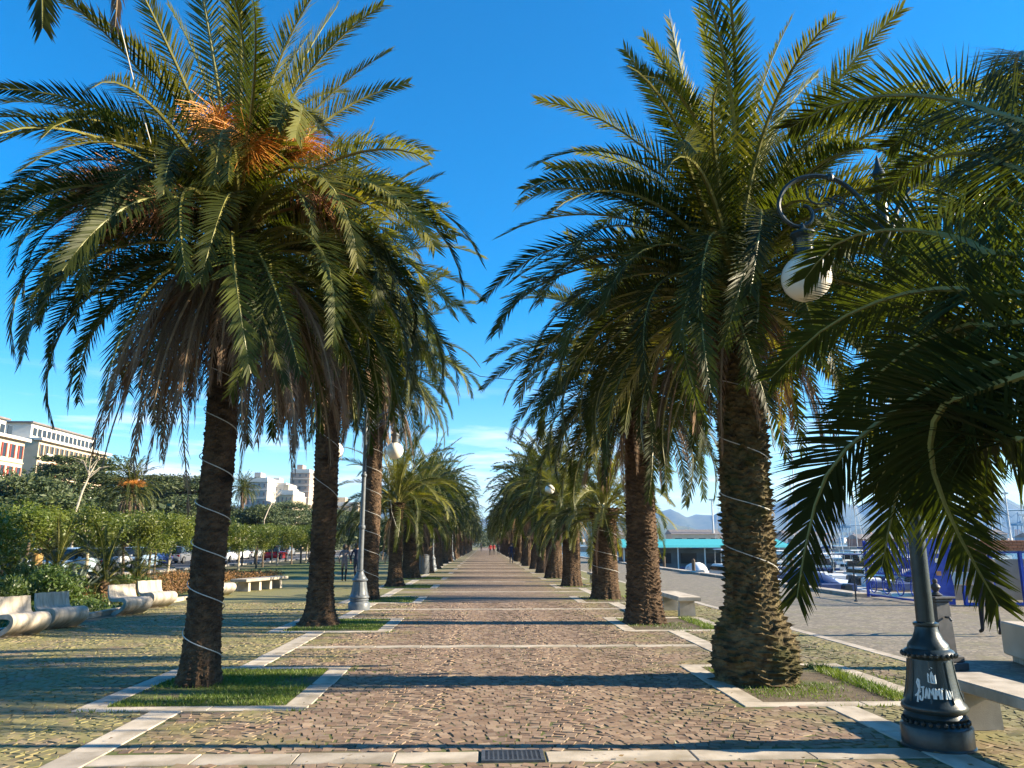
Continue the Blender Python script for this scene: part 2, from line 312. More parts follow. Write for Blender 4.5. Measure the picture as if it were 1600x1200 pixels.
# ------------------------------------------------------------------ promenade plan (metres; y runs along the walk)
STRIPS = [6.55, 13.25] + [20.6 + 7.33 * i for i in range(26)]
SW = .32
PITS = []           # x0,x1,y0,y1 outer
for i in range(-1, len(STRIPS) - 1):
    y0 = STRIPS[i] if i >= 0 else STRIPS[0] - 7.0
    y1 = STRIPS[i + 1]; cyy = (y0 + y1) / 2 - .12
    PITS.append((-4.15, -1.80, cyy - 1.42, cyy + 1.42)); PITS.append((2.70, 4.95, cyy - 1.42, cyy + 1.42))
LLX, LRX = -3.18, 3.70
prom = MB().add([(-9.4, -6, 0), (6.15, -6, 0), (6.15, 23, 0), (-9.4, 23, 0)], [(0, 1, 2, 3)]).build('promenade', M_JOINT); tag(prom, kind='structure')
pv = MB().add([(-9.4, 23, .004), (6.15, 23, .004), (6.15, 420, .004), (-9.4, 420, .004)], [(0, 1, 2, 3)]).build('promenade_far', M_PAVE); tag(pv, kind='structure')
qp = MB().add([(6.15, -20, .0), (QX - .5, -20, .0), (QX - .5, 420, .0), (6.15, 420, .0)], [(0, 1, 2, 3)])
qp.add([(QX - .5, -20, 0), (60, -20, 0), (60, QY - .05, 0), (QX - .5, QY - .05, 0)], [(0, 1, 2, 3)])
qp = qp.build('quay', M_QUAY); tag(qp, kind='structure')
SLABS = []          # x0,x1,y0,y1 (rects)
def run(x0, x1, y0, y1, rng, ln=1.05):
    if x1 - x0 > y1 - y0:
        n = max(1, round((x1 - x0) / ln)); e = [x0] + [x0 + (x1 - x0) * (i + rng.uniform(-.18, .18)) / n for i in range(1, n)] + [x1]
        for a, b_ in zip(e, e[1:]): SLABS.append((a, b_, y0, y1))
    else:
        n = max(1, round((y1 - y0) / ln)); e = [y0] + [y0 + (y1 - y0) * (i + rng.uniform(-.18, .18)) / n for i in range(1, n)] + [y1]
        for a, b_ in zip(e, e[1:]): SLABS.append((x0, x1, a, b_))
rng = random.Random(5)
for i, y in enumerate(STRIPS):
    if y > 110: break
    x0, x1 = LLX + SW / 2, LRX - SW / 2
    if i == 0:
        run(x0, -.03, y - .15, y + .15, rng, .8); run(.50, x1, y - .15, y + .15, rng, .9)
    else: run(x0, x1, y - .13, y + .13, rng, 1.1)
KW = .27
for (x0, x1, y0, y1) in PITS:
    if y0 > 110: break
    run(x0, x1, y0, y0 + KW * .8, rng); run(x0, x1, y1 - KW * .8, y1, rng)
    run(x0, x0 + KW, y0 + KW * .8, y1 - KW * .8, rng); run(x1 - KW, x1, y0 + KW * .8, y1 - KW * .8, rng)
for side, lx in ((0, LLX), (1, LRX)):
    pits = [p for p in PITS if (p[0] < 0) == (side == 0)]
    for a, b_ in zip(pits, pits[1:]):
        if a[3] > 110: break
        run(lx - SW / 2, lx + SW / 2, a[3], b_[2], rng, 1.15)
run(6.02, 6.22, -1, 60, rng, 1.6)
slab_cache = {}
PIT_RECTS = [p for p in PITS if p[2] < 30]
prs = random.Random(8)
for (x0, x1, y0, y1) in SLABS:
    g_ = .006; lx, ly = x1 - x0 - g_, y1 - y0 - g_
    key = (round(lx * 25), round(ly * 25))
    if key not in slab_cache:
        slab_cache[key] = None
        o = MB().box((0, 0, 0), (lx, ly, .08), bev=.008).build('stone_slab', M_SLAB); slab_cache[key] = (o.data, lx, ly)
    else:
        d_, l0, l1 = slab_cache[key]
        o = bpy.data.objects.new('stone_slab', d_); col.objects.link(o); o.scale = (lx / l0, ly / l1, 1)
    o.location = ((x0 + x1) / 2, (y0 + y1) / 2, -.031 + prs.uniform(-.002, .003)); o.rotation_euler = (prs.uniform(-.004, .004), prs.uniform(-.004, .004), prs.uniform(-.010, .010)); o.parent = prom if y0 < 23 else pv
# far slabs beyond 110 m: too small to pick apart
mb = MB()
for y in STRIPS:
    if y > 110: mb.box(((LLX + LRX) / 2, y, -.01), (LRX - LLX, .26, .06))
for (x0, x1, y0, y1) in PITS:
    if y0 > 110:
        for bx in (((x0 + x1) / 2, y0 + .1, x1 - x0, .2), ((x0 + x1) / 2, y1 - .1, x1 - x0, .2), (x0 + .13, (y0 + y1) / 2, .27, y1 - y0 - .42), (x1 - .13, (y0 + y1) / 2, .27, y1 - y0 - .42)):
            mb.box((bx[0], bx[1], -.01), (bx[2], bx[3], .06))
tag(mb.build('slab_lines', M_SLAB, pv), kind='stuff')
# tree pits: soil sheets
M_SOIL = mat('pit_soil', (.075, .055, .032), (.13, .10, .06), scale=7, rough=.95, bump=.6, bscale=50, c3=(.085, .10, .03), s3=1.3, lo3=.52, hi3=.70)
M_TURF = mat('pit_turf', (.075, .10, .02), (.13, .145, .035), scale=4, rough=.95, bump=.8, bscale=60, c3=(.12, .09, .055), s3=2.2, lo3=.50, hi3=.64)
for (x0, x1, y0, y1) in PITS:
    s = MB().add([(x0 + .2, y0 + .2, .006), (x1 - .2, y0 + .2, .006), (x1 - .2, y1 - .2, .006), (x0 + .2, y1 - .2, .006)], [(0, 1, 2, 3)])
    s.build('pit_soil', M_TURF if x0 < 0 else M_SOIL, prom if y0 < 23 else pv)

# cobbles, laid in segmental arcs
def cobbles():
    rs = np.random.RandomState(12); C = .096; W = 1.50; sag = .22
    x0, x1, y0, y1 = -8.5, 6.0, 5.3, 23.0
    rects = [s for s in SLABS if s[2] < 24] + [(p[0], p[1], p[2], p[3]) for p in PITS if p[2] < 24] + [(-.04, .51, STRIPS[0] - .17, STRIPS[0] + .17)]
    P = []
    for cx in np.arange(math.floor(x0 / W) * W, x1 + W, W):
        cx += .3; ph = rs.uniform(0, C)
        for kk in range(int((y0 - 1) / C), int((y1 + 1) / C)):
            yb = kk * C + ph; nst = int(W / C); du = (.5 * (kk % 2) + rs.uniform(-.2, .2)) * 2 / nst
            for j in range(nst):
                u = (j + .5) / nst * 2 - 1 + du
                x = cx + u * W / 2 + rs.normal(0, .007); y = yb - sag * u * u + rs.normal(0, .008)
                ang = math.atan2(-2 * sag * u, W / 2) * .9
                P.append((x, y, ang + rs.normal(0, .06)))
    P = np.array(P)
    ok = (P[:, 0] > x0) & (P[:, 0] < x1) & (P[:, 1] > y0) & (P[:, 1] < y1)
    # only what the lens can plausibly see from here or a step aside
    ok &= (P[:, 0] > -.78 * P[:, 1] - 1.2) & (P[:, 0] < .82 * P[:, 1] + 1.2)
    P = P[ok]; keep = np.ones(len(P), bool); e = .035
    for (a, b_, c, d) in rects: keep &= ~((P[:, 0] > a - e) & (P[:, 0] < b_ + e) & (P[:, 1] > c - e) & (P[:, 1] < d + e))
    P = P[keep]; n = len(P)
    # thin out by foreshortened stretch: stones follow the arc, so widen across it
    sq = np.array([(-1, -1), (1, -1), (1, 1), (-1, 1)], float)
    hx = (C * .5 - .0002) * (1 + rs.normal(0, .06, n)); hy = (C * .5 - .0008) * (1 + rs.normal(0, .06, n))
    cs = np.cos(np.arctan(np.tan(P[:, 2]) )); cs = np.clip(cs, .75, 1); hx = hx / cs; hy = hy * cs
    top = np.zeros((n, 4, 3)); bot = np.zeros((n, 4, 3))
    ca, sa = np.cos(P[:, 2]), np.sin(P[:, 2])
    hz = .003 + rs.rand(n) * .0055; tx, ty = rs.normal(0, .05, n), rs.normal(0, .05, n)
    for q in range(4):
        jx, jy = rs.normal(0, .0042, n), rs.normal(0, .0042, n)
        for arr, ins, zf in ((top, .0035, 1), (bot, 0, 0)):
            lx = sq[q, 0] * (hx - ins) + jx; ly = sq[q, 1] * (hy - ins) + jy
            arr[:, q, 0] = P[:, 0] + lx * ca - ly * sa; arr[:, q, 1] = P[:, 1] + lx * sa + ly * ca
            arr[:, q, 2] = (hz + lx * tx + ly * ty) if zf else -.01
    order = np.argsort(P[:, 1] ** 2 + P[:, 0] ** 2)
    # the 300 nearest that show: inside the frame
    vis = [i for i in order if -.62 * P[i, 1] < P[i, 0] < .70 * P[i, 1] and P[i, 1] > 6.25][:300]
    vis_set = np.zeros(n, bool); vis_set[vis] = True
    fl = np.array([(0, 1, 2, 3), (4, 5, 1, 0), (5, 6, 2, 1), (6, 7, 3, 2), (7, 4, 0, 3)])
    rn = rs.rand(n)
    V = np.concatenate([top, bot], 1)
    rest = ~vis_set; nr = rest.sum()
    Fq = (fl[None] + (np.arange(nr) * 8)[:, None, None]).reshape(-1, 4)
    o = np_mesh('cobble_field', V[rest].reshape(-1, 3), Fq, M_COB, prom, np.repeat(rn[rest], 5)); tag(o, kind='stuff')
    var = []
    for k_ in range(24):
        i = vis[k_ * 12]; c_ = np.array((P[i, 0], P[i, 1], 0)); loc = V[i] - c_; a = -P[i, 2]
        x = loc[:, 0] * math.cos(a) - loc[:, 1] * math.sin(a); y = loc[:, 0] * math.sin(a) + loc[:, 1] * math.cos(a)
        me = np_mesh('cobblestone', np.stack([x, y, loc[:, 2]], 1), fl, M_COB, prom, np.full(5, (k_ + .5) / 24)); var.append(me.data); bpy.data.objects.remove(me)
    rr = random.Random(2)
    for i in vis:
        o = bpy.data.objects.new('cobblestone', rr.choice(var)); col.objects.link(o); o.parent = prom; o.location = (P[i, 0], P[i, 1], 0); o.rotation_euler[2] = P[i, 2]
cobbles()

# drain grate
M_GRATE = mat('grate_iron', (.10, .105, .115), (.16, .165, .175), scale=20, rough=.5, metal=.6)
gr = empty('drain_grate', (.235, STRIPS[0], 0)); tag(gr, 'dark cast iron drain grate set in the nearest pale stone strip', 'drain grate')
fr = MB()
for sx in (-1, 1): fr.box((sx * .232, 0, .004), (.03, .32, .03))
for sy in (-1, 1): fr.box((0, sy * .147, .004), (.434, .026, .03))
fr.build('frame', M_GRATE, gr)
MB().add([(-.22, -.14, .003), (.22, -.14, .003), (.22, .14, .003), (-.22, .14, .003)], [(0, 1, 2, 3)]).build('pit', mat('pit_black', (.01, .01, .01), (.015, .015, .015)), gr)
b0 = None
for i in range(11):
    if b0 is None: o = b0 = MB().box((0, 0, 0), (.014, .266, .014)).build('bar', M_GRATE, gr)
    else: o = b0.copy(); col.objects.link(o)
    o.location = (-.19 + i * .038, 0, .009)
b1 = None
for i in range(7):
    if b1 is None: o = b1 = MB().box((0, 0, 0), (.43, .011, .010)).build('cross_bar', M_GRATE, gr)
    else: o = b1.copy(); col.objects.link(o)
    o.location = (0, -.111 + i * .037, .0125)

# grass blades in the pits and weeds in the joints
def grass():
    rs = np.random.RandomState(4); P = []
    def scatter(x0, x1, y0, y1, dens, h0, h1, thr=-9):
        n = int((x1 - x0) * (y1 - y0) * dens); x = rs.uniform(x0, x1, n); y = rs.uniform(y0, y1, n)
        f = np.sin(x * 3.1 + y * 1.7) + np.sin(y * 4.3 - x * 2.2 + 1) + rs.normal(0, .6, n); k_ = f > thr
        P.append(np.stack([x[k_], y[k_], rs.uniform(h0, h1, k_.sum())], 1))
    for (a, b_, c, d) in PITS:
        if c > 40 or d < 5: continue
        dn = 2600 if c < 12 else 1300 if c < 20 else 500
        if a < 0: scatter(a + KW, b_ - KW, c + .22, d - .22, dn * 1.4, .012, .055, -.55)
        else:
            scatter(a + KW, b_ - KW, c + .22, d - .22, dn * .6, .015, .05, .35); scatter(b_ - KW - .3, b_ - KW, c + .22, d - .22, dn, .03, .09)
        scatter(a - .05, b_ + .05, c - .06, c + .01, dn * .4, .02, .05, .5); scatter(b_, b_ + .1, c, d, dn * .25, .02, .05, .9)
    scatter(-8.4, -3.3, 6, 22, 60, .012, .035, .5); scatter(4.9, 6, 7, 22, 70, .012, .035, .4); scatter(-3, -1.2, 6.6, 22, 40, .01, .03, .7); scatter(1.6, 3.5, 6.6, 22, 25, .01, .03, 1.2)
    P = np.concatenate(P); n = len(P); a = rs.uniform(0, 6.28, n); wd = rs.uniform(.003, .006, n) * (1 + P[:, 1] / 22); ln = rs.normal(0, .5, (n, 2)) * P[:, 2:3]
    V = np.zeros((n, 3, 3)); dx, dy = np.cos(a) * wd, np.sin(a) * wd
    V[:, 0, 0] = P[:, 0] - dx; V[:, 0, 1] = P[:, 1] - dy; V[:, 1, 0] = P[:, 0] + dx; V[:, 1, 1] = P[:, 1] + dy
    V[:, 2, 0] = P[:, 0] + ln[:, 0]; V[:, 2, 1] = P[:, 1] + ln[:, 1]; V[:, 2, 2] = P[:, 2]
    o = np_mesh('grass', V.reshape(-1, 3), np.arange(n * 3).reshape(-1, 3), M_GRASSB); tag(o, 'short green grass in the tree pits and between the cobbles', 'grass', kind='stuff')
    n = 900; x = rs.uniform(-8, 6, n); y = rs.uniform(6, 24, n); a = rs.uniform(0, 6.28, n); s = rs.uniform(.012, .035, n)
    V = np.zeros((n, 4, 3))
    for q, (i, j) in enumerate(((-1, 0), (0, -.45), (1, 0), (0, .45))):
        V[:, q, 0] = x + s * (i * np.cos(a) - j * np.sin(a)); V[:, q, 1] = y + s * (i * np.sin(a) + j * np.cos(a)); V[:, q, 2] = .027 + rs.uniform(0, .012, n)
    o = np_mesh('leaf_litter', V.reshape(-1, 3), np.arange(n * 4).reshape(-1, 4), mat('dry_leaf', (.20, .13, .05), (.11, .07, .03), scale=2, rough=.8)); tag(o, 'scattered dry leaves lying on the cobbles', 'leaf litter', kind='stuff')
grass()
# ------------------------------------------------------------------ palms
def frond_geo(curve, n, lw, ll, seed, dead=False, width=1.0, vang=28):
    """curve: list of (pos, tangent, normal, side) sampled along the rachis; returns verts, quads, tris as one face list, mat idx"""
    rs = random.Random(seed); V = []; Fc = []; Mi = []; m = len(curve) - 1
    def smp(t):
        q = t * m; i = min(int(q), m - 1); a = q - i
        c0, c1 = curve[i], curve[i + 1]
        return [c0[j].lerp(c1[j], a) for j in range(4)]
    g = Vector((0, 0, -1))
    for i in range(n):
        for s in (-1, 1):
            t = .09 + .905 * ((i + (.5 if s > 0 else .15) + rs.uniform(-.25, .25)) / n)
            if rs.random() < (.22 if dead else .03): continue
            p, T, Nn, B = smp(t)
            prof = min(1, .25 + (t - .09) * 4.2) * (1 - max(0, t - .55) / .45 * .62)
            L = ll * prof * rs.uniform(.88, 1.1)
            a = R(68 - 38 * t + rs.uniform(-6, 6)); v = R(vang + rs.choice((-14, 0, 12)) + rs.uniform(-6, 6)) * (1 - .5 * t)
            if dead: a *= .55; v *= .2
            d = (T * math.cos(a) + (B * (s * math.cos(v)) + Nn * math.sin(v)) * math.sin(a)).normalized()
            d2 = (d + g * ((.55 if dead else .12) * rs.uniform(.6, 1.4))).normalized()
            W = T - d * T.dot(d)
            if W.length < .05: continue
            W.normalize()
            wv = lw * rs.uniform(.8, 1.15) * (.6 if dead else 1)
            p1 = p + d * (L * .45); p2 = p1 + d2 * (L * .55)
            o = len(V); V += [p - W * wv * .35, p + W * wv * .35, p1 + W * wv * .5, p1 - W * wv * .5, p2]
            Fc += [(o, o + 1, o + 2, o + 3), (o + 3, o + 2, o + 4)]; Mi += [0, 0]
    # rachis
    K = 12
    for i in range(K):
        t = i / (K - 1); p, T, Nn, B = smp(t); r = (.034 * (1 - t) ** .8 + .005) * width
        o = len(V); V += [p + B * r * 1.1, p + Nn * r * .7, p - B * r * 1.1, p - Nn * r * .6]
        if i:
            for j in range(4): Fc.append((o - 4 + j, o - 4 + (j + 1) % 4, o + (j + 1) % 4, o + j)); Mi.append(1)
    return V, Fc, Mi
def arc_curve(e0, bend, L, pw=1.25, twist=0, sway=0, steps=24):
    p = Vector((0, 0, 0)); c = []
    for i in range(steps + 1):
        t = i / steps; a = R(e0 - bend * t ** pw); sw = R(sway * t)
        T = Vector((math.cos(a) * math.cos(sw), math.cos(a) * math.sin(sw), math.sin(a)))
        B = Vector((-math.sin(sw), math.cos(sw), 0)); Nn = T.cross(B); Nn = -Nn if Nn.z < 0 and abs(e0) < 85 and math.cos(a) > 0 else Nn
        if Nn.dot(Vector((-math.sin(a), 0, math.cos(a)))) < 0: Nn = -Nn
        tw = R(twist * t); B2 = B * math.cos(tw) + Nn * math.sin(tw); N2 = Nn * math.cos(tw) - B * math.sin(tw)
        c.append((p.copy(), T, N2, B2)); p = p + T * (L / steps)
    return c
def bez_curve(P, steps=26):
    """rachis through bezier control points in world coords"""
    P = [Vector(p) for p in P]; n = len(P) - 1; c = []
    def ev(t):
        q = P[:]
        while len(q) > 1: q = [q[i].lerp(q[i + 1], t) for i in range(len(q) - 1)]
        return q[0]
    for i in range(steps + 1):
        t = i / steps; T = (ev(min(1, t + .01)) - ev(max(0, t - .01))).normalized()
        B = T.cross(Vector((0, 0, 1)))
        if B.length < .15: B = T.cross((P[0] - P[-1]))
        B.normalize(); Nn = B.cross(T); c.append((ev(t), T, Nn, B))
    return c
def frond_data(name, curve, n, lw, ll, seed, mats, **kw):
    V, Fc, Mi = frond_geo(curve, n, lw, ll, seed, **kw)
    me = bpy.data.meshes.new(name); me.from_pydata([tuple(v) for v in V], [], Fc); me.update()
    for m in mats: me.materials.append(m)
    me.polygons.foreach_set('material_index', Mi); return me
CLS = [(86, 26), (78, 48), (68, 68), (57, 86), (46, 98), (37, 108), (28, 114), (18, 112), (7, 104), (-5, 92), (-18, 76)]
FR = [[frond_data('frond', arc_curve(e0, b_ * k_, 3.75, twist=tw, sway=sw), 100, .023, .46, 100 + i * 7 + j, [M_FROND, M_RACH])
       for j, (k_, tw, sw) in enumerate(((1, 14, 8), (1.16, -22, -10), (.85, 30, -6)))] for i, (e0, b_) in enumerate(CLS)]
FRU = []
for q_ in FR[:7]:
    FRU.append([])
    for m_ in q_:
        c_ = m_.copy(); c_.materials[0] = M_FROND_SUNLIT; FRU[-1].append(c_)
FRY = [frond_data('frond', arc_curve(e0, b_, 3.4, twist=12), 70, .030, .46, 300 + i, [M_YFROND, M_RACH]) for i, (e0, b_) in enumerate(((20, 84), (-7, 70), (-24, 55)))]
DEAD = [frond_data('dead_frond', arc_curve(e0, b_, 2.9 + .2 * (i % 3), pw=.6, twist=50 * (-1) ** i, sway=9 * (-1) ** i), 62, .026, .42, 500 + i, [M_DEAD, M_DRACH], dead=True) for i, (e0, b_) in enumerate(((-18, 66), (-30, 56), (-42, 46), (-50, 38), (-24, 62), (-36, 50)))]
def low_frond(e0, b_, seed, mats=None, n=20, lw=.085): return frond_geo(arc_curve(e0, b_, 3.75, twist=14), n, lw, .52, seed)
def crown_mesh(seed, n=84, nd=34):
    rs = random.Random(seed); geo = [low_frond(e0, b_, 40 + i) for i, (e0, b_) in enumerate(CLS)]; gd = [frond_geo(arc_curve(e0, 60, 2.9, pw=.6), 16, .07, .42, 60 + i, dead=True) for i, e0 in enumerate((-20, -40))]
    V = []; Fc = []; Mi = []
    for i in range(n + nd):
        dd = i >= n; u = i / n if not dd else 1
        a = i * 2.39996 + rs.uniform(-.25, .25)
        q = min(len(CLS) - 1, max(0, int(round(.93 * u ** .85 * (len(CLS) - 1) + rs.uniform(-.6, .6)))))
        v, f, m = rs.choice(gd) if dd else geo[q]
        s = rs.uniform(.88, 1.1) * (1 - .10 * u); ca, sa = math.cos(a), math.sin(a); o = len(V); z0 = .25 - .6 * u
        V += [((p.x * ca - p.y * sa) * s + .16 * ca, (p.x * sa + p.y * ca) * s + .16 * sa, p.z * s + z0) for p in v]
        Fc += [tuple(x + o for x in t_) for t_ in f]; Mi += [x + (2 if dd else 0) for x in m]
    me = bpy.data.meshes.new('crown'); me.from_pydata(V, [], Fc); me.update()
    for m in (M_FROND, M_RACH, M_DEAD, M_DRACH): me.materials.append(m)
    me.polygons.foreach_set('material_index', Mi); return me
CROWNS = [crown_mesh(i) for i in range(4)]

def trunk_mesh(h, r0, r1, flare, seed, pitch=.085, nth=15, amp=.022, lean=(0, 0), bulge=.0, seg=88, dz=.014, fray=0.0, boot=.0):
    rs = np.random.RandomState(seed); nz_ = int(h / dz); th = np.arange(seg) * 2 * math.pi / seg
    z = np.linspace(-.03, h, nz_); Z, TH = np.meshgrid(z, th, indexing='ij')
    u = np.clip(Z / h, 0, 1); rad = r0 + (r1 - r0) * u ** .8 + flare * np.exp(-np.clip(Z, 0, 9) / .22) + bulge * np.exp(-((Z - .35) / .38) ** 2)
    rad += boot * np.clip((u - .80) / .2, 0, 1) ** 1.5
    ZO = Z; Z = Z + pitch * (.45 * np.sin(TH * 2 + seed) + .30 * np.sin(TH * 5 + 1.7 * seed + Z * 2.1) + .22 * np.sin(TH * 11 + Z * 7))
    row = np.floor(Z / pitch); ph = (TH * nth / (2 * math.pi) + .5 * row + .13 * np.sin(row * 2.1)) % 1; fz = (Z / pitch) % 1
    cell = (1 - np.abs(2 * ph - 1) ** 3); hsh = np.sin(row * 12.9898 + np.floor(TH * nth / (2 * math.pi) + .5 * row) * 78.233) * 43758.5; hsh -= np.floor(hsh); Z = ZO
    rad += amp * (1 + 1.6 * boot / .12 * np.clip((u - .8) / .2, 0, 1)) * (fz ** 2.8) * cell * (.35 + 1.1 * hsh)
    rad += .010 * np.sin(TH * 3 + seed + Z * .9) + .008 * np.sin(TH * 5 - Z * 2.3) + rs.normal(0, .0035, Z.shape)
    rad += .035 * np.exp(-np.clip(Z, 0, 9) / .3) * np.sin(TH * 7 + seed) ** 2 * (flare > 0.05) + bulge * .22 * np.exp(-((Z - .3) / .4) ** 2) * (hsh - .4)
    X = rad * np.cos(TH) + lean[0] * u ** 1.3; Y = rad * np.sin(TH) + lean[1] * u ** 1.3
    V = np.stack([X, Y, Z], -1).reshape(-1, 3); i, j = np.meshgrid(np.arange(nz_ - 1), np.arange(seg), indexing='ij')
    Fq = np.stack([i * seg + j, i * seg + (j + 1) % seg, (i + 1) * seg + (j + 1) % seg, (i + 1) * seg + j], -1).reshape(-1, 4)
    return V, Fq
def rad_at(h, r0, r1, flare, bulge, z): return r0 + (r1 - r0) * max(0, z / h) ** .8 + flare * math.exp(-z / .22) + bulge * math.exp(-((z - .35) / .38) ** 2) + .028

def fruit_stalk(parent, az, elev, L, m, seed, loc, spread=1.0):
    rs = random.Random(seed); mb = MB(); d = Vector((math.cos(az) * math.cos(elev), math.sin(az) * math.cos(elev), math.sin(elev)))
    side = d.cross(Vector((0, 0, 1))).normalized(); up = side.cross(d)
    pts = [d * (L * t) + Vector((0, 0, -.35 * L * t * t)) for t in (0, .25, .5, .75, 1)]
    mb.tube(pts, [.03, .026, .022, .018, .012], 5)
    for i in range(230):
        t = rs.uniform(.55, 1.0); q = d * (L * t) + Vector((0, 0, -.35 * L * t * t))
        a = rs.uniform(0, 6.28); dd = (d * rs.uniform(.3, 1.0) + (side * math.cos(a) + up * math.sin(a)) * rs.uniform(.15, 1.05) * spread).normalized(); ln = rs.uniform(.32, .6)
        g1 = q + dd * ln * .6; g2 = g1 + (dd + Vector((0, 0, -.9))).normalized() * ln * .6
        mb.tube([q, g1, g2], [.0045, .004, .003], 3, cap=False)
    return mb.build('fruit_stalk', m, parent, loc=loc)

def palm(x, y, h, r0, r1, label, seed, n=100, nd=26, flare=.10, bulge=0.0, lean=(0, 0), moss=False, L=1.0, pitch=.085, nth=15, amp=.022, umin=0.0, umax=1.0, dead_lo=0, skip=None, yellow=0, boot=.10, az0=None, ds=1.0):
    t = empty('palm_tree', (x, y, 0)); tag(t, label, 'palm tree', 'date palms lining the promenade')
    V, Fq = trunk_mesh(h, r0, r1, flare, seed, bulge=bulge, lean=lean, pitch=pitch, nth=nth, amp=amp, boot=boot)
    o = np_mesh('trunk', V, Fq, M_TRUNK_MOSS if moss else M_TRUNK, t)
    rs = random.Random(seed); top = Vector((lean[0], lean[1], h))
    for i in range(n):
        u = umin + (umax - umin) * i / n; a = i * 2.39996 + rs.uniform(-.22, .22) + (az0 or 0)
        q = min(len(CLS) - 1, max(0, int(round(u ** .78 * (len(CLS) - 1) + rs.uniform(-.7, .7)))))
        if skip and skip(a % (2 * math.pi), u): continue
        yl = rs.random() < yellow * u
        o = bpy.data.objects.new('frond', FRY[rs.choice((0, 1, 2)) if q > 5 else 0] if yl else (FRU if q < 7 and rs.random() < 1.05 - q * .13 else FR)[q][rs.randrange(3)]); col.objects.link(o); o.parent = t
        ro = .10 + .16 * u
        o.location = top + Vector((ro * math.cos(a), ro * math.sin(a), .30 - .70 * u)); s = L * rs.uniform(.86, 1.1) * (1 - .14 * u)
        o.scale = (s, s * rs.choice((1, -1)), s); o.rotation_euler = (rs.uniform(-.32, .32), rs.uniform(-.09, .09), a + rs.uniform(-.08, .08))
    for i in range(nd):
        a = i * 2.39996 * 1.7 + rs.uniform(-.3, .3)
        o = bpy.data.objects.new('dead_frond', rs.choice(DEAD[dead_lo:])); col.objects.link(o); o.parent = t
        o.location = top + Vector((.24 * math.cos(a), .24 * math.sin(a), -.25 - rs.random() * .35)); s = L * ds * rs.uniform(.65, .98); o.scale = (s, s * rs.choice((1, -1)), s)
        o.rotation_euler = (rs.uniform(-.1, .1), rs.uniform(-.1, .15), a)
    return t
def far_palm(x, y, h, r, label, seed, L=1.0, group='date palms lining the promenade'):
    t = empty('palm_tree', (x, y, 0)); tag(t, label, 'palm tree', group)
    key = ('ft', seed % 3)
    if key not in MATS:
        V, Fq = trunk_mesh(4.0, .36, .31, .12, seed, seg=20, dz=.09, pitch=.36, nth=7, amp=.05); o = np_mesh('trunk', V, Fq, M_TRUNK, t); MATS[key] = o.data
    else: o = bpy.data.objects.new('trunk', MATS[key]); col.objects.link(o); o.parent = t
    o.scale = (r / .34, r / .34, h / 4.0)
    c = bpy.data.objects.new('crown', CROWNS[seed % 4]); col.objects.link(c); c.parent = t; c.location = (0, 0, h); c.scale = (L, L, L); c.rotation_euler[2] = seed * 1.3
    return t
def cable_wrap(x, y, prm, z0, z1, turns, a0, label, lean=(0, 0)):
    h, r0, r1, fl, bu = prm; pts = []; n = int(turns * 22)
    for i in range(n + 1):
        t = i / n; z = z0 + (z1 - z0) * t + .05 * math.sin(t * 9); a = a0 - turns * 2 * math.pi * t; r = rad_at(h, r0, r1, fl, bu, z) + .006; u = max(0, z / h) ** 1.3
        pts.append((r * math.cos(a) + lean[0] * u, r * math.sin(a) + lean[1] * u, z))
    o = MB().tube(pts, .0065, 5).build('light_cable', M_CABLE, loc=(x, y, 0)); tag(o, label, 'cable', 'light cables wound round palm trunks')

L1 = (5.75, .195, .175, .06, 0.0); R1 = (5.15, .315, .27, .08, .17)
t_l1 = palm(-3.42, 9.9, L1[0], L1[1], L1[2], 'tall date palm with orange fruit stalks and slim dark trunk, front of left row', 11, n=138, nd=64, yellow=.08, flare=L1[3], lean=(.05, 0), dead_lo=1, amp=.024, nth=15, pitch=.06, boot=.18)
for a_, e_, m_, l_ in ((-95, 66, M_FRUIT, 1.75), (-40, 48, M_FRUIT, 1.75), (-70, 40, M_FRUIT, 1.5), (-128, 12, M_FRUITB, 1.6), (-160, 26, M_FRUITB, 1.8), (-140, -2, M_FRUITB, 1.5), (-105, 0, M_FRUITB, 1.4), (-30, 16, M_FRUITB, 1.4)):
    fruit_stalk(t_l1, R(a_), R(e_), l_, m_, int(a_) + 400, (.05 + .2 * math.cos(R(a_)), .2 * math.sin(R(a_)), L1[0] + .1))
t_r1 = palm(3.36, 9.9, R1[0], R1[1], R1[2], 'date palm with thick mossy trunk bulging at the foot, front of right row', 23, n=138, nd=30, umax=.93, ds=.72, yellow=.06, flare=R1[3], bulge=R1[4], lean=(.04, .0), moss=True, amp=.075, nth=15, pitch=.07, boot=.10)
L2 = (7.0, .25, .235, .19, 0); R2 = (5.3, .37, .25, .08, 0)
palm(-3.45, 16.9, L2[0], L2[1], L2[2], 'date palm with flared rooty foot, second trunk in the left row', 31, n=118, nd=40, flare=L2[3], amp=.034, dead_lo=1)
palm(3.42, 16.95, R2[0], R2[1], R2[2], 'date palm with ringed tapering brown trunk, second in the right row', 47, n=118, nd=40, ds=.8, flare=R2[3], amp=.042, pitch=.08, nth=14, boot=.05)
L3 = (7.2, .26, .24, .06, 0)
palm(-3.5, 24.4, L3[0], L3[1], L3[2], 'tall date palm behind the grey lamp post, third in the left row', 53, n=92, nd=34, flare=.06, dead_lo=1)
palm(3.75, 24.4, 2.75, .40, .36, 'short date palm with yellowing low fronds, third in the right row', 61, n=66, nd=3, umax=.86, flare=.08, L=.72, yellow=.6, boot=.14)
palm(-3.55, 31.7, 3.3, .27, .25, 'young short date palm with low green crown, fourth in the left row', 71, n=66, nd=3, umax=.85, flare=.16, L=.85)
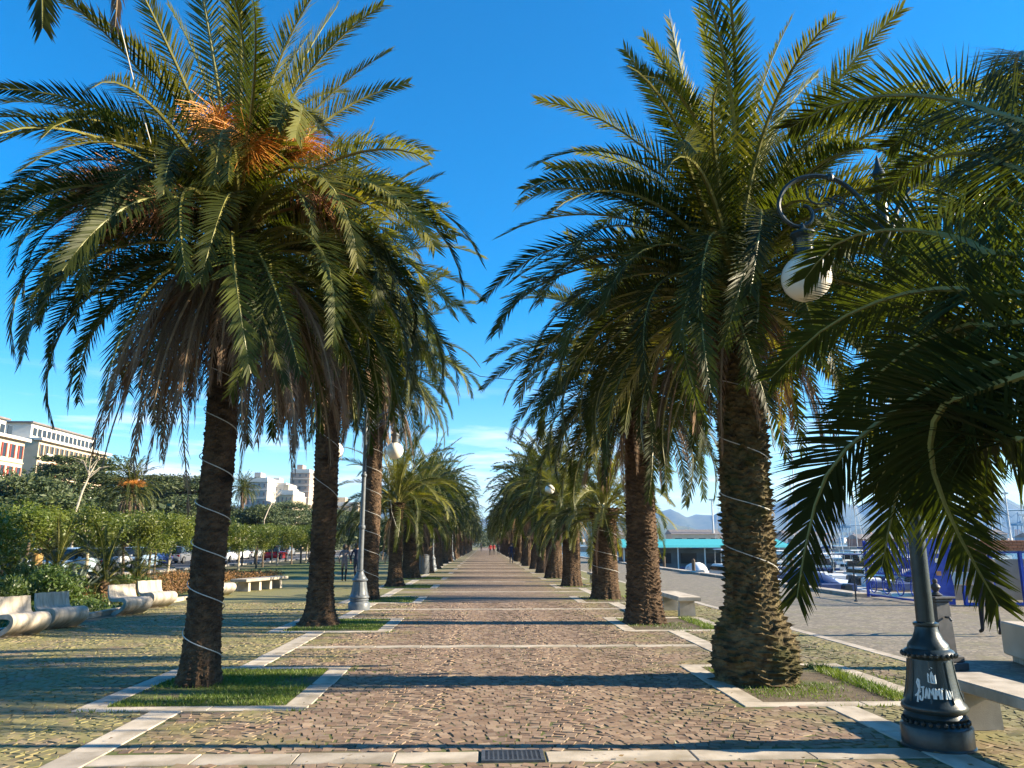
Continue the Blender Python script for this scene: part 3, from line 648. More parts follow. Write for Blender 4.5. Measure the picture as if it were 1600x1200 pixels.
palm(3.5, 31.7, 2.9, .36, .33, 'short stout date palm with shaggy trunk, fourth in the right row', 83, n=66, nd=6, umax=.86, flare=.08, L=.75, yellow=.25, boot=.14)
palm(-3.6, 39.0, 3.0, .40, .36, 'squat date palm with light cable loops, fifth in the left row', 91, n=66, nd=6, umax=.86, flare=.12, L=.82)
palm(3.45, 39.0, 4.2, .42, .34, 'date palm with pale lit trunk, fifth in the right row', 97, n=80, nd=16, flare=.08)
rr = random.Random(77); HL = [5.6, 4.8, 5.0, 4.4]; HR = [5.0, 4.7, 4.5, 5.2]
for i in range(5, 27):
    y = STRIPS[i] + 3.55 if i < len(STRIPS) else 0
    far_palm(-3.5 + rr.uniform(-.12, .12), y + rr.uniform(-.3, .3), (HL[i % 4] + rr.uniform(-.4, .4)), rr.uniform(.28, .42), 'date palm, %s trunk from the front in the left row' % ORD[i], i, rr.uniform(.9, 1.05))
    far_palm(3.45 + rr.uniform(-.12, .12), y + rr.uniform(-.3, .3), (HR[i % 4] + rr.uniform(-.4, .4)), rr.uniform(.32, .42), 'date palm, %s trunk from the front in the right row' % ORD[i], i + 2, rr.uniform(.9, 1.05))
# palms beside the camera, trunks outside the frame
NR = Vector((3.75, 2.55, 2.75))
t_n = empty('palm_tree', (NR.x, NR.y, 0)); tag(t_n, 'young palm whose fronds hang in from the right edge before the lamp', 'palm tree', 'date palms lining the promenade')
V, Fq = trunk_mesh(2.75, .36, .33, .1, 5, boot=.12); np_mesh('trunk', V, Fq, M_TRUNK, t_n)
def hang_frond(parent, name, P, seed, n, lw, ll, mats, dead=False):
    P = [Vector(p) for p in P]; S = []; org = parent.location.copy()
    for i in range(len(P) - 1):
        p0, p1, p2, p3 = P[max(i - 1, 0)], P[i], P[i + 1], P[min(i + 2, len(P) - 1)]
        for q in range(6):
            u = q / 6; S.append(.5 * (2 * p1 + (p2 - p0) * u + (2 * p0 - 5 * p1 + 4 * p2 - p3) * u * u + (3 * p1 - p0 - 3 * p2 + p3) * u ** 3))
    S.append(P[-1]); c = []
    for i, p in enumerate(S):
        T = (S[min(i + 1, len(S) - 1)] - S[max(i - 1, 0)]).normalized(); B = T.cross(Vector((0, 1, 0))).normalized(); c.append((p - org, T, B.cross(T), B))
    o = bpy.data.objects.new(name, frond_data(name, c, n, lw, ll, seed, mats, dead=dead, width=.6)); col.objects.link(o); o.parent = parent
def near_frond(pts, seed, ll=.50, n=150, lw=.019, vang=8):
    """rachis through points given as (px, py, Y); base fixed in the crown"""
    P = [NR + Vector((-.05, .12, .1))] + [at_y(*p) for p in pts]; S = []
    for i in range(len(P) - 1):
        p0, p1, p2, p3 = P[max(i - 1, 0)], P[i], P[i + 1], P[min(i + 2, len(P) - 1)]
        for q in range(6):
            u = q / 6; S.append(.5 * (2 * p1 + (p2 - p0) * u + (2 * p0 - 5 * p1 + 4 * p2 - p3) * u * u + (3 * p1 - p0 - 3 * p2 + p3) * u ** 3))
    S.append(P[-1]); c = []; org = Vector((NR.x, NR.y, 0)); prevB = None
    for i, p in enumerate(S):
        T = (S[min(i + 1, len(S) - 1)] - S[max(i - 1, 0)]).normalized(); B = T.cross(Vector((0, 0, 1))); vw = (p - Vector((.3, 0, 1.5))).normalized(); B2 = T.cross(vw)
        if B2.dot(B) < 0: B2 = -B2
        B = B * .35 + B2 * 1.0   # the blade hangs twisted, its face turned down towards the walk
        B.normalize()
        if prevB is not None and B.dot(prevB) < 0: B = -B
        prevB = B; c.append((p - org, T, B.cross(T), B))
    me = frond_data('frond', c, n, lw, ll, seed, [M_FROND, M_RACH], width=.62, vang=vang)
    o = bpy.data.objects.new('frond', me); col.objects.link(o); o.parent = t_n
for i, pts in enumerate([
    [(1600, 555, 4.0), (1500, 583, 4.3), (1400, 640, 4.6), (1310, 715, 4.8), (1270, 800, 4.95), (1245, 935, 5.05)],
    [(1600, 460, 4.1), (1490, 450, 4.5), (1390, 465, 4.9), (1290, 512, 5.3), (1205, 590, 5.7)],
    [(1560, 600, 3.8), (1470, 640, 4.2), (1455, 720, 4.45), (1495, 830, 4.6), (1560, 945, 4.7)],
    [(1560, 610, 4.2), (1470, 640, 4.8), (1410, 740, 5.2), (1378, 885, 5.4)],
    [(1600, 190, 4.2), (1500, 158, 4.7), (1400, 148, 5.2), (1300, 165, 5.7), (1235, 200, 6.1)],
    [(1600, 400, 4.1), (1500, 372, 4.6), (1400, 358, 5.1), (1310, 378, 5.6), (1258, 435, 5.9)],
    [(1640, 215, 4.2), (1580, 230, 4.8), (1555, 330, 5.2), (1575, 440, 5.4)],
    [(1600, 640, 3.9), (1500, 630, 4.4), (1420, 670, 4.9), (1365, 770, 5.3)],
    [(1620, 520, 4.3), (1540, 515, 4.9), (1450, 540, 5.5), (1370, 610, 6.0)],
    [(1610, 680, 3.8), (1560, 670, 4.2), (1500, 700, 4.6), (1440, 790, 5.0)],
    [(1620, 600, 4.3), (1540, 590, 5.0), (1470, 620, 5.5), (1400, 700, 5.9)],
    [(1620, 270, 4.2), (1530, 240, 4.8), (1450, 250, 5.4), (1380, 300, 5.9)],
    [(1640, 330, 4.2), (1560, 310, 5.0), (1480, 330, 5.6), (1420, 400, 6.0)],
    [(1640, 120, 4.3), (1600, 80, 5.0), (1585, 110, 5.5), (1590, 200, 5.9)],
    [(1640, 640, 4.0), (1590, 640, 4.6), (1540, 700, 5.2), (1530, 800, 5.6)],
    [(1640, 470, 4.4), (1560, 480, 5.1), (1480, 530, 5.7), (1420, 640, 6.1)],
    [(1640, 560, 4.4), (1580, 560, 5.1), (1520, 620, 5.6), (1490, 740, 5.9)],
    [(1640, 420, 4.4), (1540, 400, 5.2), (1440, 430, 5.8), (1350, 500, 6.3)],
    [(1620, 500, 4.0), (1500, 510, 4.6), (1400, 560, 5.1), (1310, 650, 5.5)],
    [(1640, 230, 4.3), (1560, 190, 5.0), (1470, 190, 5.6), (1390, 230, 6.2)],
    [(1640, 600, 4.1), (1560, 610, 4.8), (1480, 660, 5.3), (1430, 770, 5.7)],
    ]): near_frond(pts, 900 + i)
rs_ = random.Random(9)
for i in range(84):   # the rest of its crown, behind and beside the camera
    u = i / 84; a = R(-75 + rs_.uniform(0, 1) * 118) if i % 3 else R(-125 + rs_.uniform(0, 1) * 80)   # away from the frame
    q = min(10, int(u ** .85 * 10)); o = bpy.data.objects.new('frond', FR[q][rs_.randrange(3)]); col.objects.link(o); o.parent = t_n
    o.location = (.2 * math.cos(a), .2 * math.sin(a), 2.95 - .5 * u); o.scale = (.9, .9, .9); o.rotation_euler[2] = a
for i, (a, q) in enumerate(((100, 9), (78, 10), (125, 10), (60, 9))):
    o = bpy.data.objects.new('dead_frond', DEAD[i]); col.objects.link(o); o.parent = t_n; o.location = (.2 * math.cos(R(a)), .2 * math.sin(R(a)), 2.5); o.scale = (.6, .6, .6); o.rotation_euler[2] = R(a)
t_nl = palm(-3.6, 2.9, 8.6, .25, .22, 'tall palm left of the camera, only hanging frond tips at top left', 101, n=70, nd=0, flare=.08)
hang_frond(t_nl, 'frond', [(-3.5, 3.0, 8.7), (-3.4, 4.0, 8.6), at_y(30, -180, 5.0), at_y(62, -60, 5.3), at_y(66, 45, 5.4)], 71, 90, .022, .40, [M_FROND, M_RACH])
hang_frond(t_nl, 'dead_frond', [(-3.5, 3.0, 8.5), (-3.3, 4.0, 8.2), at_y(165, -160, 5.0), at_y(184, -60, 5.2), at_y(180, 42, 5.2)], 72, 90, .02, .34, [M_DEAD, M_DRACH], True)
hang_frond(t_l1, 'dead_frond', [(-3.5, 9.75, 5.3), at_y(262, 470, 9.55), at_y(277, 560, 9.5), at_y(287, 690, 9.5), at_y(296, 800, 9.5)], 73, 60, .02, .30, [M_DEAD, M_DRACH], True)
# cables
cable_wrap(-3.42, 9.9, L1, .3, 4.3, 7.3, .4, 'pale light cable wound round the front left palm trunk', (.05, 0))
cable_wrap(3.36, 9.9, R1, 1.0, 4.0, 4.2, 2.2, 'pale light cable wound round the thick mossy front right palm trunk', (.04, 0))
cable_wrap(-3.5, 24.4, L3, .5, 4.6, 6.5, 1.0, 'pale light cable wound round the third palm trunk on the left')
cable_wrap(-3.45, 16.9, L2, 2.4, 5.2, 2.5, 1.0, 'pale light cable wound round the second palm trunk on the left')
cable_wrap(3.75, 24.4, (2.75, .40, .36, .08, 0), .5, 2.3, 3.2, 2.4, 'pale light cable wound round the short third palm on the right')
def hang(name, pts, r, label, m=M_CABLE):
    P = [Vector(p) for p in pts]; o = MB().tube([p - P[0] for p in P], r, 5).build(name, m, loc=P[0]); tag(o, label, 'cable'); return o
A = at_y(183, 20, 7.5); B_ = at_y(290, 385, 9.6)
A0 = Vector((-3.5, 3.1, 8.4))
hang('hanging_cable', [A0, A0.lerp(A, .5) + Vector((0, 0, -.2)), A, A.lerp(B_, .25) + Vector((.0, 0, -.12)), A.lerp(B_, .5) + Vector((.0, 0, -.15)), A.lerp(B_, .75) + Vector((.0, 0, -.1)), B_], .007, 'thin pale cable hanging from the top left into the front left crown')
a = at_y(660, 545, 17.2); b_ = at_y(860, 600, 17.2)
hang('span_cable', [Vector((-3.3, 17.0, a.z + .3)), a, at_y(750, 588, 17.2), b_, Vector((3.3, 17.0, b_.z + .1))], .008, 'thin dark cable strung across the walk between the second palms', mat('cable_dark', (.05, .06, .05)))
a = at_y(606, 730, 31.2); hang('drooping_cable', [Vector((-3.3, 31.3, 4.6)), a, at_y(612, 800, 31.2), at_y(619, 822, 31.3), Vector((-3.36, 31.5, 2.1))], .014, 'pale slack cable drooping beside the young fourth palm on the left')
# ------------------------------------------------------------------ lamp posts
BELL = [(.285, 0), (.285, .02), (.275, .03), (.275, .17), (.265, .185), (.235, .20), (.225, .22), (.245, .25), (.225, .28), (.250, .30), (.255, .32), (.245, .345), (.225, .36), (.205, .42), (.190, .50), (.178, .58), (.170, .66), (.165, .70), (.175, .715), (.20, .73), (.205, .745), (.19, .77), (.165, .785), (.16, .80), (.155, .82), (.12, .86), (.095, .92), (.088, .96), (.10, .975), (.10, .99), (.078, 1.0)]
def bell_r(z):
    for (r0, z0), (r1, z1) in zip(BELL, BELL[1:]):
        if z0 <= z <= z1: return r0 + (r1 - r0) * (z - z0) / max(1e-6, z1 - z0)
    return .1
def lamp_post(x, y, label, m, first):
    t = empty('lamp_post', (x, y, 0)); tag(t, label, 'lamp post', 'two-armed globe lamps along the walk')
    MB().lathe(BELL, 40).build('base', m, t, True)
    ruf = []
    for i in range(28):
        a = i * 2 * math.pi / 28; ruf.append((.206 * math.cos(a), .206 * math.sin(a), .738))
        ruf.append((.246 * math.cos(a), .246 * math.sin(a), .212))
    for i, q in enumerate(ruf if first else []):
        if i == 0: o = r0_ = MB().lathe([(.001, -.022), (.017, -.008), (.018, .008), (.001, .022)], 6).build('bead', m, t, True)
        else: o = r0_.copy(); col.objects.link(o)
        o.location = q
    rp_ = MB()
    for i in range(8):
        a = i * math.pi / 4 + .2
        rp_.tube([((bell_r(z) + .002) * math.cos(a), (bell_r(z) + .002) * math.sin(a), z) for z in (.37, .45, .54, .62, .69)], .008, 5)
    rp_.build('rib_moulding', m, t, True)
    MB().lathe([(.072, .99), (.066, 2.02), (.085, 2.04), (.092, 2.08), (.085, 2.12), (.062, 2.14), (.056, 3.38), (.072, 3.40), (.078, 3.43), (.072, 3.46), (.052, 3.48), (.048, 4.5), (.066, 4.53), (.07, 4.58), (.05, 4.62), (.045, 5.12), (.06, 5.14), (.05, 5.18), (.028, 5.23), (.012, 5.32), (.0, 5.36)], 20).build('pole', m, t, True)
    for s in (1, -1):
        P = [(.05, 4.50), (.10, 4.66), (.20, 4.88), (.38, 5.06), (.58, 5.12), (.78, 5.09), (.93, 4.98), (1.0, 4.82), (.97, 4.69), (.88, 4.61), (.79, 4.60), (.71, 4.64), (.68, 4.72), (.71, 4.79), (.76, 4.81)]
        S = []
        for i in range(len(P) - 1):
            p0, p1, p2, p3 = (P[max(i - 1, 0)], P[i], P[i + 1], P[min(i + 2, len(P) - 1)])
            for q in range(4):
                u = q / 4; S.append(tuple(.5 * (2 * p1[d] + (p2[d] - p0[d]) * u + (2 * p0[d] - 5 * p1[d] + 4 * p2[d] - p3[d]) * u * u + (3 * p1[d] - p0[d] - 3 * p2[d] + p3[d]) * u ** 3) for d in (0, 1)))
        S.append(P[-1])
        arm = MB().tube([(s * p[0], 0, p[1]) for p in S], [.026 - .008 * i / len(S) for i in range(len(S))], 8)
        arm.lathe([(.0, -.04), (.03, -.03), (.04, 0), (.03, .03), (0, .04)], 10, (s * .48, 0, 5.105))
        am = arm.build('arm', m, t, True)
        sc_ = MB()
        def spiral(cx, cz, r, a0, a1, tail):
            pts = [(s * (cx + tail[0]), 0, cz + tail[1])]
            for i in range(18): u = i / 17; a = a0 + (a1 - a0) * u; q = r * (1 - .72 * u); pts.append((s * (cx + q * math.cos(a)), 0, cz + q * math.sin(a)))
            sc_.tube(pts, .009, 5)
        spiral(.62, 4.95, .13, -2.3, 5.2, (-.42, -.33)); spiral(.30, 4.80, .08, 2.6, -4.5, (-.12, -.2)); spiral(.42, 4.86, .07, -.5, 6.0, (.25, -.1))
        sc_.tube([(s * .06, 0, 4.62), (s * .2, 0, 4.72), (s * .36, 0, 4.84), (s * .52, 0, 4.9)], .009, 5)
        sc_.build('scroll', m, am)
        MB().lathe([(.02, 4.62), (.03, 4.58), (.05, 4.56), (.115, 4.53), (.12, 4.51), (.10, 4.48), (.09, 4.46), (.085, 4.36), (.10, 4.35), (.10, 4.33), (.088, 4.32), (.085, 4.26)], 20, (s * .79, 0, 0)).build('holder', m, t, True)
        MB().lathe([(max(.001, .225 * math.sin(math.pi * i / 20)), 4.085 - .225 * math.cos(math.pi * i / 20)) for i in range(21)], 32, (s * .79, 0, 0)).build('globe', M_GLOBE, t, 'all')
    return t
lp = lamp_post(3.78, 6.74, 'dark green double-armed lamp post with white graffiti on its bell base', M_IRON, True)
# graffiti strokes on the bell (u = degrees round the bell from the side facing the camera, v = height)
def graffiti(parent, face):
    mb = MB()
    S = [[(-21, .40), (-21, .46), (-18, .50), (-19, .545), (-22, .555), (-24, .53), (-21, .50), (-17, .48)], [(-27, .44), (-22, .455), (-16, .475)],
         [(-15, .50), (-8, .505)], [(-11, .505), (-11, .44), (-13, .415), (-16, .42), (-17, .445)],
         [(-7, .43), (-4, .50), (-1, .43)], [(-6, .455), (-2, .455)],
         [(1, .43), (2, .50), (5, .455), (8, .50), (9, .43)], [(12, .43), (13, .50), (16, .455), (19, .50), (20, .43)],
         [(23, .43), (24, .495), (28, .50)], [(31, .43), (34, .49), (37, .43)], [(39, .43), (40, .485), (44, .43), (45, .485)],
         [(1, .54), (1, .60), (5, .565), (8, .61), (11, .56), (15, .59), (15, .535), (1, .54)], [(4, .625), (4.6, .63)], [(9, .635), (9.6, .64)], [(6, .545), (6, .575)], [(11, .545), (11, .57)]]
    for st in S:
        pts = []
        for (u0, v0), (u1, v1) in zip(st, st[1:]):
            for q in range(5): pts.append((u0 + (u1 - u0) * q / 5, v0 + (v1 - v0) * q / 5))
        pts.append(st[-1]); P = []
        for u, v in pts:
            a = face + R(u * 1.12 - 8); v = .50 + (v - .51) * 1.15; r = bell_r(v) + .003; P.append((r * math.cos(a), r * math.sin(a), v))
        mb.tube(P, .0075, 5)
    o = mb.build('graffiti', mat('spray_white', (.72, .78, .78), (.66, .72, .72), rough=.6), parent)
    o['label'] = 'white sprayed crown and scrawled letters JAMMNAN'
graffiti(lp, math.atan2(-6.74, -3.78))
lamp_post(-3.2, 20.55, 'grey double-armed globe lamp post beside the third palm on the left', M_IRONG, False)
for x, y, lb in ((-3.25, 49.8, 'grey globe lamp post past the litter bin, left side'), (3.75, 35.3, 'grey globe lamp post between fourth and fifth palms, right side'), (-3.25, 79.1, 'distant grey globe lamp post, left row'), (3.75, 64.5, 'distant grey globe lamp post, right row')):
    lamp_post(x, y, lb, M_IRONG, False)
# litter bin
t = empty('litter_bin', (-3.35, 44.3, 0)); tag(t, 'grey cylindrical litter bin beside the sixth palm on the left', 'litter bin')
MB().lathe([(.26, 0), (.28, .03), (.28, .92), (.30, .94), (.30, .99), (.27, 1.0)], 20).build('drum', mat('bin_metal', (.14, .15, .16), (.1, .11, .12), rough=.45), t, True)
MB().lathe([(.29, 1.0), (.29, 1.03), (.2, 1.08), (.02, 1.1)], 20).build('lid', mat('bin_lid', (.06, .065, .07)), t, True)

# ------------------------------------------------------------------ benches and street furniture
def slab_bench(x, y, lx, ly, hz, label, legs, grp, rz=0):
    t = empty('stone_bench', (x, y, 0), rz); tag(t, label, 'bench', grp)
    MB().box((0, 0, hz - .05), (lx, ly, .10), bev=.012).build('seat', M_SLAB, t)
    for q in range(legs):
        f = -.5 + (q + .5) / legs if legs > 2 else (-.36, .36)[q]
        yy = f * ly if ly > lx else 0; xx = f * lx if lx >= ly else 0
        MB().box((xx, yy, (hz - .10) / 2), (lx * .72 if ly > lx else .14, .16 if ly > lx else ly * .72, hz - .10), taper=.92, bev=.008).build('leg', M_CONC, t)
slab_bench(4.52, 6.62, .48, 2.0, .45, 'pale stone slab bench right behind the graffitied lamp post', 2, 'slab benches')
slab_bench(4.72, 19.3, .52, 2.3, .46, 'pale stone slab bench beside the second palm on the right', 2, 'slab benches')
slab_bench(4.75, 33.3, .52, 2.3, .46, 'pale stone slab bench beyond the fourth palm on the right', 2, 'slab benches')
slab_bench(-8.25, 29.6, .62, 3.0, .44, 'long pale slab bench on four legs by the flower bed', 4, 'slab benches', R(-14))
slab_bench(-6.9, 44.5, .55, 2.4, .44, 'pale slab bench far left behind the strolling couple', 2, 'slab benches', R(8))
t = empty('stone_block', (8.28, 10.30, 0), R(-14)); tag(t, 'large cream stone block on a recessed plinth at right edge', 'stone block')
MB().box((0, 0, .32), (2.0, 1.9, .46), bev=.02).build('block', mat('cream_block', (.50, .43, .34), (.42, .36, .28), scale=2, rough=.75, c3=(.58, .51, .42), s3=1), t)
MB().box((0, 0, .045), (1.84, 1.74, .10)).build('plinth', M_CONC, t)
# cast iron fountain pillar
t = empty('drinking_fountain', (6.22, 10.75, 0), R(12)); tag(t, 'dark cast iron drinking fountain pillar with ornate finial', 'drinking fountain')
M_FNT = mat('fountain_iron', (.04, .042, .045), (.075, .075, .08), scale=9, rough=.5)
MB().box((0, 0, .05), (.42, .42, .10), bev=.01).box((0, 0, .14), (.36, .36, .08), bev=.012).build('foot', M_FNT, t)
MB().box((0, 0, .53), (.25, .25, .70), taper=.82, bev=.012).build('shaft', M_FNT, t)
MB().box((0, 0, .90), (.27, .27, .04), bev=.008).box((0, 0, .935), (.33, .33, .03), bev=.006).build('cap', M_FNT, t)
MB().lathe([(.06, .95), (.085, .965), (.05, .99), (.03, 1.01), (.05, 1.04), (.065, 1.07), (.05, 1.10), (.025, 1.12), (.035, 1.14), (.03, 1.17), (.0, 1.19)], 14).build('finial', M_FNT, t, True)
MB().tube([(.0, -.12, .68), (.0, -.19, .68), (.0, -.22, .64)], .015, 8).build('spout', M_FNT, t)
# wave-shaped concrete seats
def wave_bench():
    t = empty('wave_bench'); c = []
    ctrl = [(-.36, .80), (-.33, .60), (-.27, .46), (-.13, .405), (.10, .425), (.27, .425), (.37, .37), (.36, .27), (.24, .17), (.06, .08), (-.12, .0)]
    def cat(P, n=5):
        S = []
        for i in range(len(P) - 1):
            p0, p1, p2, p3 = (P[max(i - 1, 0)], P[i], P[i + 1], P[min(i + 2, len(P) - 1)])
            for q in range(n):
                u = q / n; S.append([.5 * (2 * p1[d] + (p2[d] - p0[d]) * u + (2 * p0[d] - 5 * p1[d] + 4 * p2[d] - p3[d]) * u * u + (3 * p1[d] - p0[d] - 3 * p2[d] + p3[d]) * u ** 3) for d in (0, 1)])
        return S + [list(P[-1])]
    S = cat(ctrl); th = [.035 + .075 * min(1, i / 25) for i in range(len(S))]
    up, lo = [], []
    for i, p in enumerate(S):
        a = S[max(i - 1, 0)]; b_ = S[min(i + 1, len(S) - 1)]; tx, tz = b_[0] - a[0], b_[1] - a[1]; l_ = math.hypot(tx, tz); nx, nz_ = -tz / l_, tx / l_
        up.append((p[0] + nx * th[i] * .5, max(0, p[1] + nz_ * th[i] * .5))); lo.append((p[0] - nx * th[i] * .5, max(0, p[1] - nz_ * th[i] * .5)))
    W = 1.05; NY = 22; V = []; Fc = []
    n = len(up)
    for j in range(NY + 1):
        v = j / NY - .5; ins = .012 if j in (0, NY) else 0
        wav = .012 * math.cos(v * 2 * math.pi * 3.0)
        for i, (p, q) in enumerate(zip(up, lo)): V.append((p[0] + wav, v * W, p[1] + wav * .5 if p[1] > .02 else 0))
        for i, (p, q) in enumerate(zip(up, lo)): V.append((q[0] + wav, v * W, q[1] + wav * .5 if q[1] > .02 else 0))
    st = 2 * n
    for j in range(NY):
        for i in range(n - 1):
            a = j * st + i; Fc.append((a, a + 1, a + 1 + st, a + st)); b_ = a + n; Fc.append((b_, b_ + st, b_ + 1 + st, b_ + 1))
        a = j * st; Fc.append((a, a + st, a + st + n, a + n)); e_ = a + n - 1; Fc.append((e_, e_ + n, e_ + n + st, e_ + st))
    for j in (0, NY):
        for i in range(n - 1):
            a = j * st + i; Fc.append((a, a + n, a + n + 1, a + 1) if j == 0 else (a, a + 1, a + n + 1, a + n))
    me = bpy.data.meshes.new('wave_bench'); me.from_pydata(V, [], Fc); me.update()
    bpy.data.objects.remove(t)
    return me
wme = wave_bench()
WB = [(*ground(28, 993)[:2], -28, 'scooped wavy concrete seat nearest on the left, cut by the frame edge'), (*ground(92, 981)[:2], -28, 'wavy concrete seat second from the front beside its twin'),
      (*ground(200, 960)[:2], -30, 'wavy concrete seat third from front, bright backrest, after the kerb gap'), (*ground(243, 949)[:2], -30, 'wavy concrete seat fourth from front, partly shaded'), (*ground(342, 931)[:2], -30, 'wavy concrete seat just right of the slim front palm trunk')]
for i, (x, y, r_, lb) in enumerate(WB):
    o = link('wave_bench', wme, M_CONC, None, True) if i == 0 else link('wave_bench', wme, M_CONC)
    o.location = (x, y, 0); o.scale = (.90, .68, .86); o.rotation_euler[2] = R(r_); tag(o, lb, 'bench', 'wave-shaped concrete seats')
# blue gate and brick shelter on the quay
M_BLUE = mat('blue_paint', (.012, .05, .36), (.02, .07, .45), scale=5, rough=.4)
def blue_gate(x0, y0, x1, y1, h, label):
    d = Vector((x1 - x0, y1 - y0, 0)); L_ = d.length; rz = math.atan2(d.y, d.x)
    t = empty('blue_gate', (x0, y0, 0), rz); tag(t, label, 'gate', 'blue metal gates on the quay')
    for xx in (0.03, L_ - .03): MB().box((xx, 0, h / 2), (.07, .07, h), bev=.006).build('post', M_BLUE, t)
    for zz in (.08, .75, h - .08): MB().box((L_ / 2, 0, zz), (L_ - .13, .04, .05)).build('rail', M_BLUE, t)
    n = max(3, int((L_ - .15) / .11)); m0 = None
    for i in range(n):
        if m0 is None: o = m0 = MB().box((0, 0, .775 + (h - .88) / 2), (.028, .028, h - .88)).build('bar', M_BLUE, t)
        else: o = m0.copy(); col.objects.link(o)
        o.location.x = .1 + (L_ - .2) * i / (n - 1)
    for q in range(max(1, int(L_ / .7))):
        cx = (q + .5) * L_ / max(1, int(L_ / .7))
        MB().tube([(cx + .22 * math.cos(a), 0, .42 + .26 * math.sin(a)) for a in np.linspace(0, 2 * math.pi, 22)], .018, 6).tube([(cx + .10 * (1 - i / 24) * math.cos(i * .6), 0, .42 + .16 * (1 - i / 24) * math.sin(i * .6)) for i in range(18)], .014, 5).build('scroll_panel', M_BLUE, t)
    return t
blue_gate(12.25, 25.0, 12.25, 21.8, 1.75, 'blue metal gate with scroll panels along the quay edge')
t = empty('blue_door', (12.35, 21.65, 0)); tag(t, 'solid blue metal door panel with three stickers', 'door')
MB().box((.32, 0, .9), (.75, .05, 1.8), bev=.006).build('door_leaf', M_BLUE, t)
for zz, m_ in ((1.45, M_WHITE), (1.2, M_WHITE), (.85, mat('sticker_orange', (.5, .25, .12)))): MB().box((.30, -.03, zz), (.14, .006, .12)).build('sticker', m_, t)
M_BRICK = mat('brick_red', (.23, .095, .055), (.32, .14, .08), scale=9, rough=.85, rnd=.15)
M_GLASS = bpy.data.materials.new('shelter_glass'); M_GLASS.use_nodes = True; b = M_GLASS.node_tree.nodes['Principled BSDF']; b.inputs['Base Color'].default_value = (.85, .9, .92, 1); b.inputs['Transmission Weight'].default_value = 1; b.inputs['Roughness'].default_value = .03; b.inputs['IOR'].default_value = 1.1
t = empty('brick_shelter', (13.1, 21.3, 0)); tag(t, 'low brick-topped shelter with blue-framed glass panels on the quay', 'shelter')
rowh = .072
bme = None
for r_ in range(4):
    for i in range(27):
        xx = .12 + i * .245 + (.12 if r_ % 2 else 0)
        if xx > 6.5: continue
        if bme is None: o = MB().box((0, 0, 0), (.235, .24, .062), bev=.005).build('brick', M_BRICK, t); bme = o.data
        else: o = bpy.data.objects.new('brick', bme); col.objects.link(o); o.parent = t
        o.location = (xx, .0, 1.50 + r_ * rowh)
MB().box((3.3, .02, 1.612), (6.5, .20, .28)).build('mortar_core', mat('mortar', (.25, .22, .19)), t)
for i, xx in enumerate((0.03, .85, 1.7, 2.55, 3.4, 4.25, 5.1, 5.95)):
    MB().box((xx, 0, .74), (.08, .09, 1.44)).build('frame_post', M_BLUE, t)
    if i < 7: MB().box((xx + .425, 0, .76), (.75, .012, 1.36)).build('pane', M_GLASS, t)
MB().box((3.0, 0, .05), (5.85, .07, .07)).build('bottom_rail', M_BLUE, t); MB().box((3.0, -.003, 1.425), (5.85, .06, .05)).build('top_rail', M_BLUE, t)
for i in range(20):
    o = bpy.data.objects.new('brick', bme); col.objects.link(o); o.parent = t; o.location = (2.98 + (0 if i % 2 else .0), .02 - .26, .04 + i * rowh); o.scale = (1.0, 1, 1)
MB().box((3.3, 2.2, .6), (6.4, .2, 1.2)).build('back_wall', mat('back_wall_grey', (.30, .30, .29), (.22, .22, .21), scale=2), t)
t = empty('mooring_bollard', (10.9, 23.0, 0)); tag(t, 'thin dark post standing alone on the quay before the marina', 'post')
MB().lathe([(.06, 0), (.06, .03), (.025, .04), (.022, 1.1), (.03, 1.12), (0, 1.14)], 10).build('post', M_FNT, t, True)
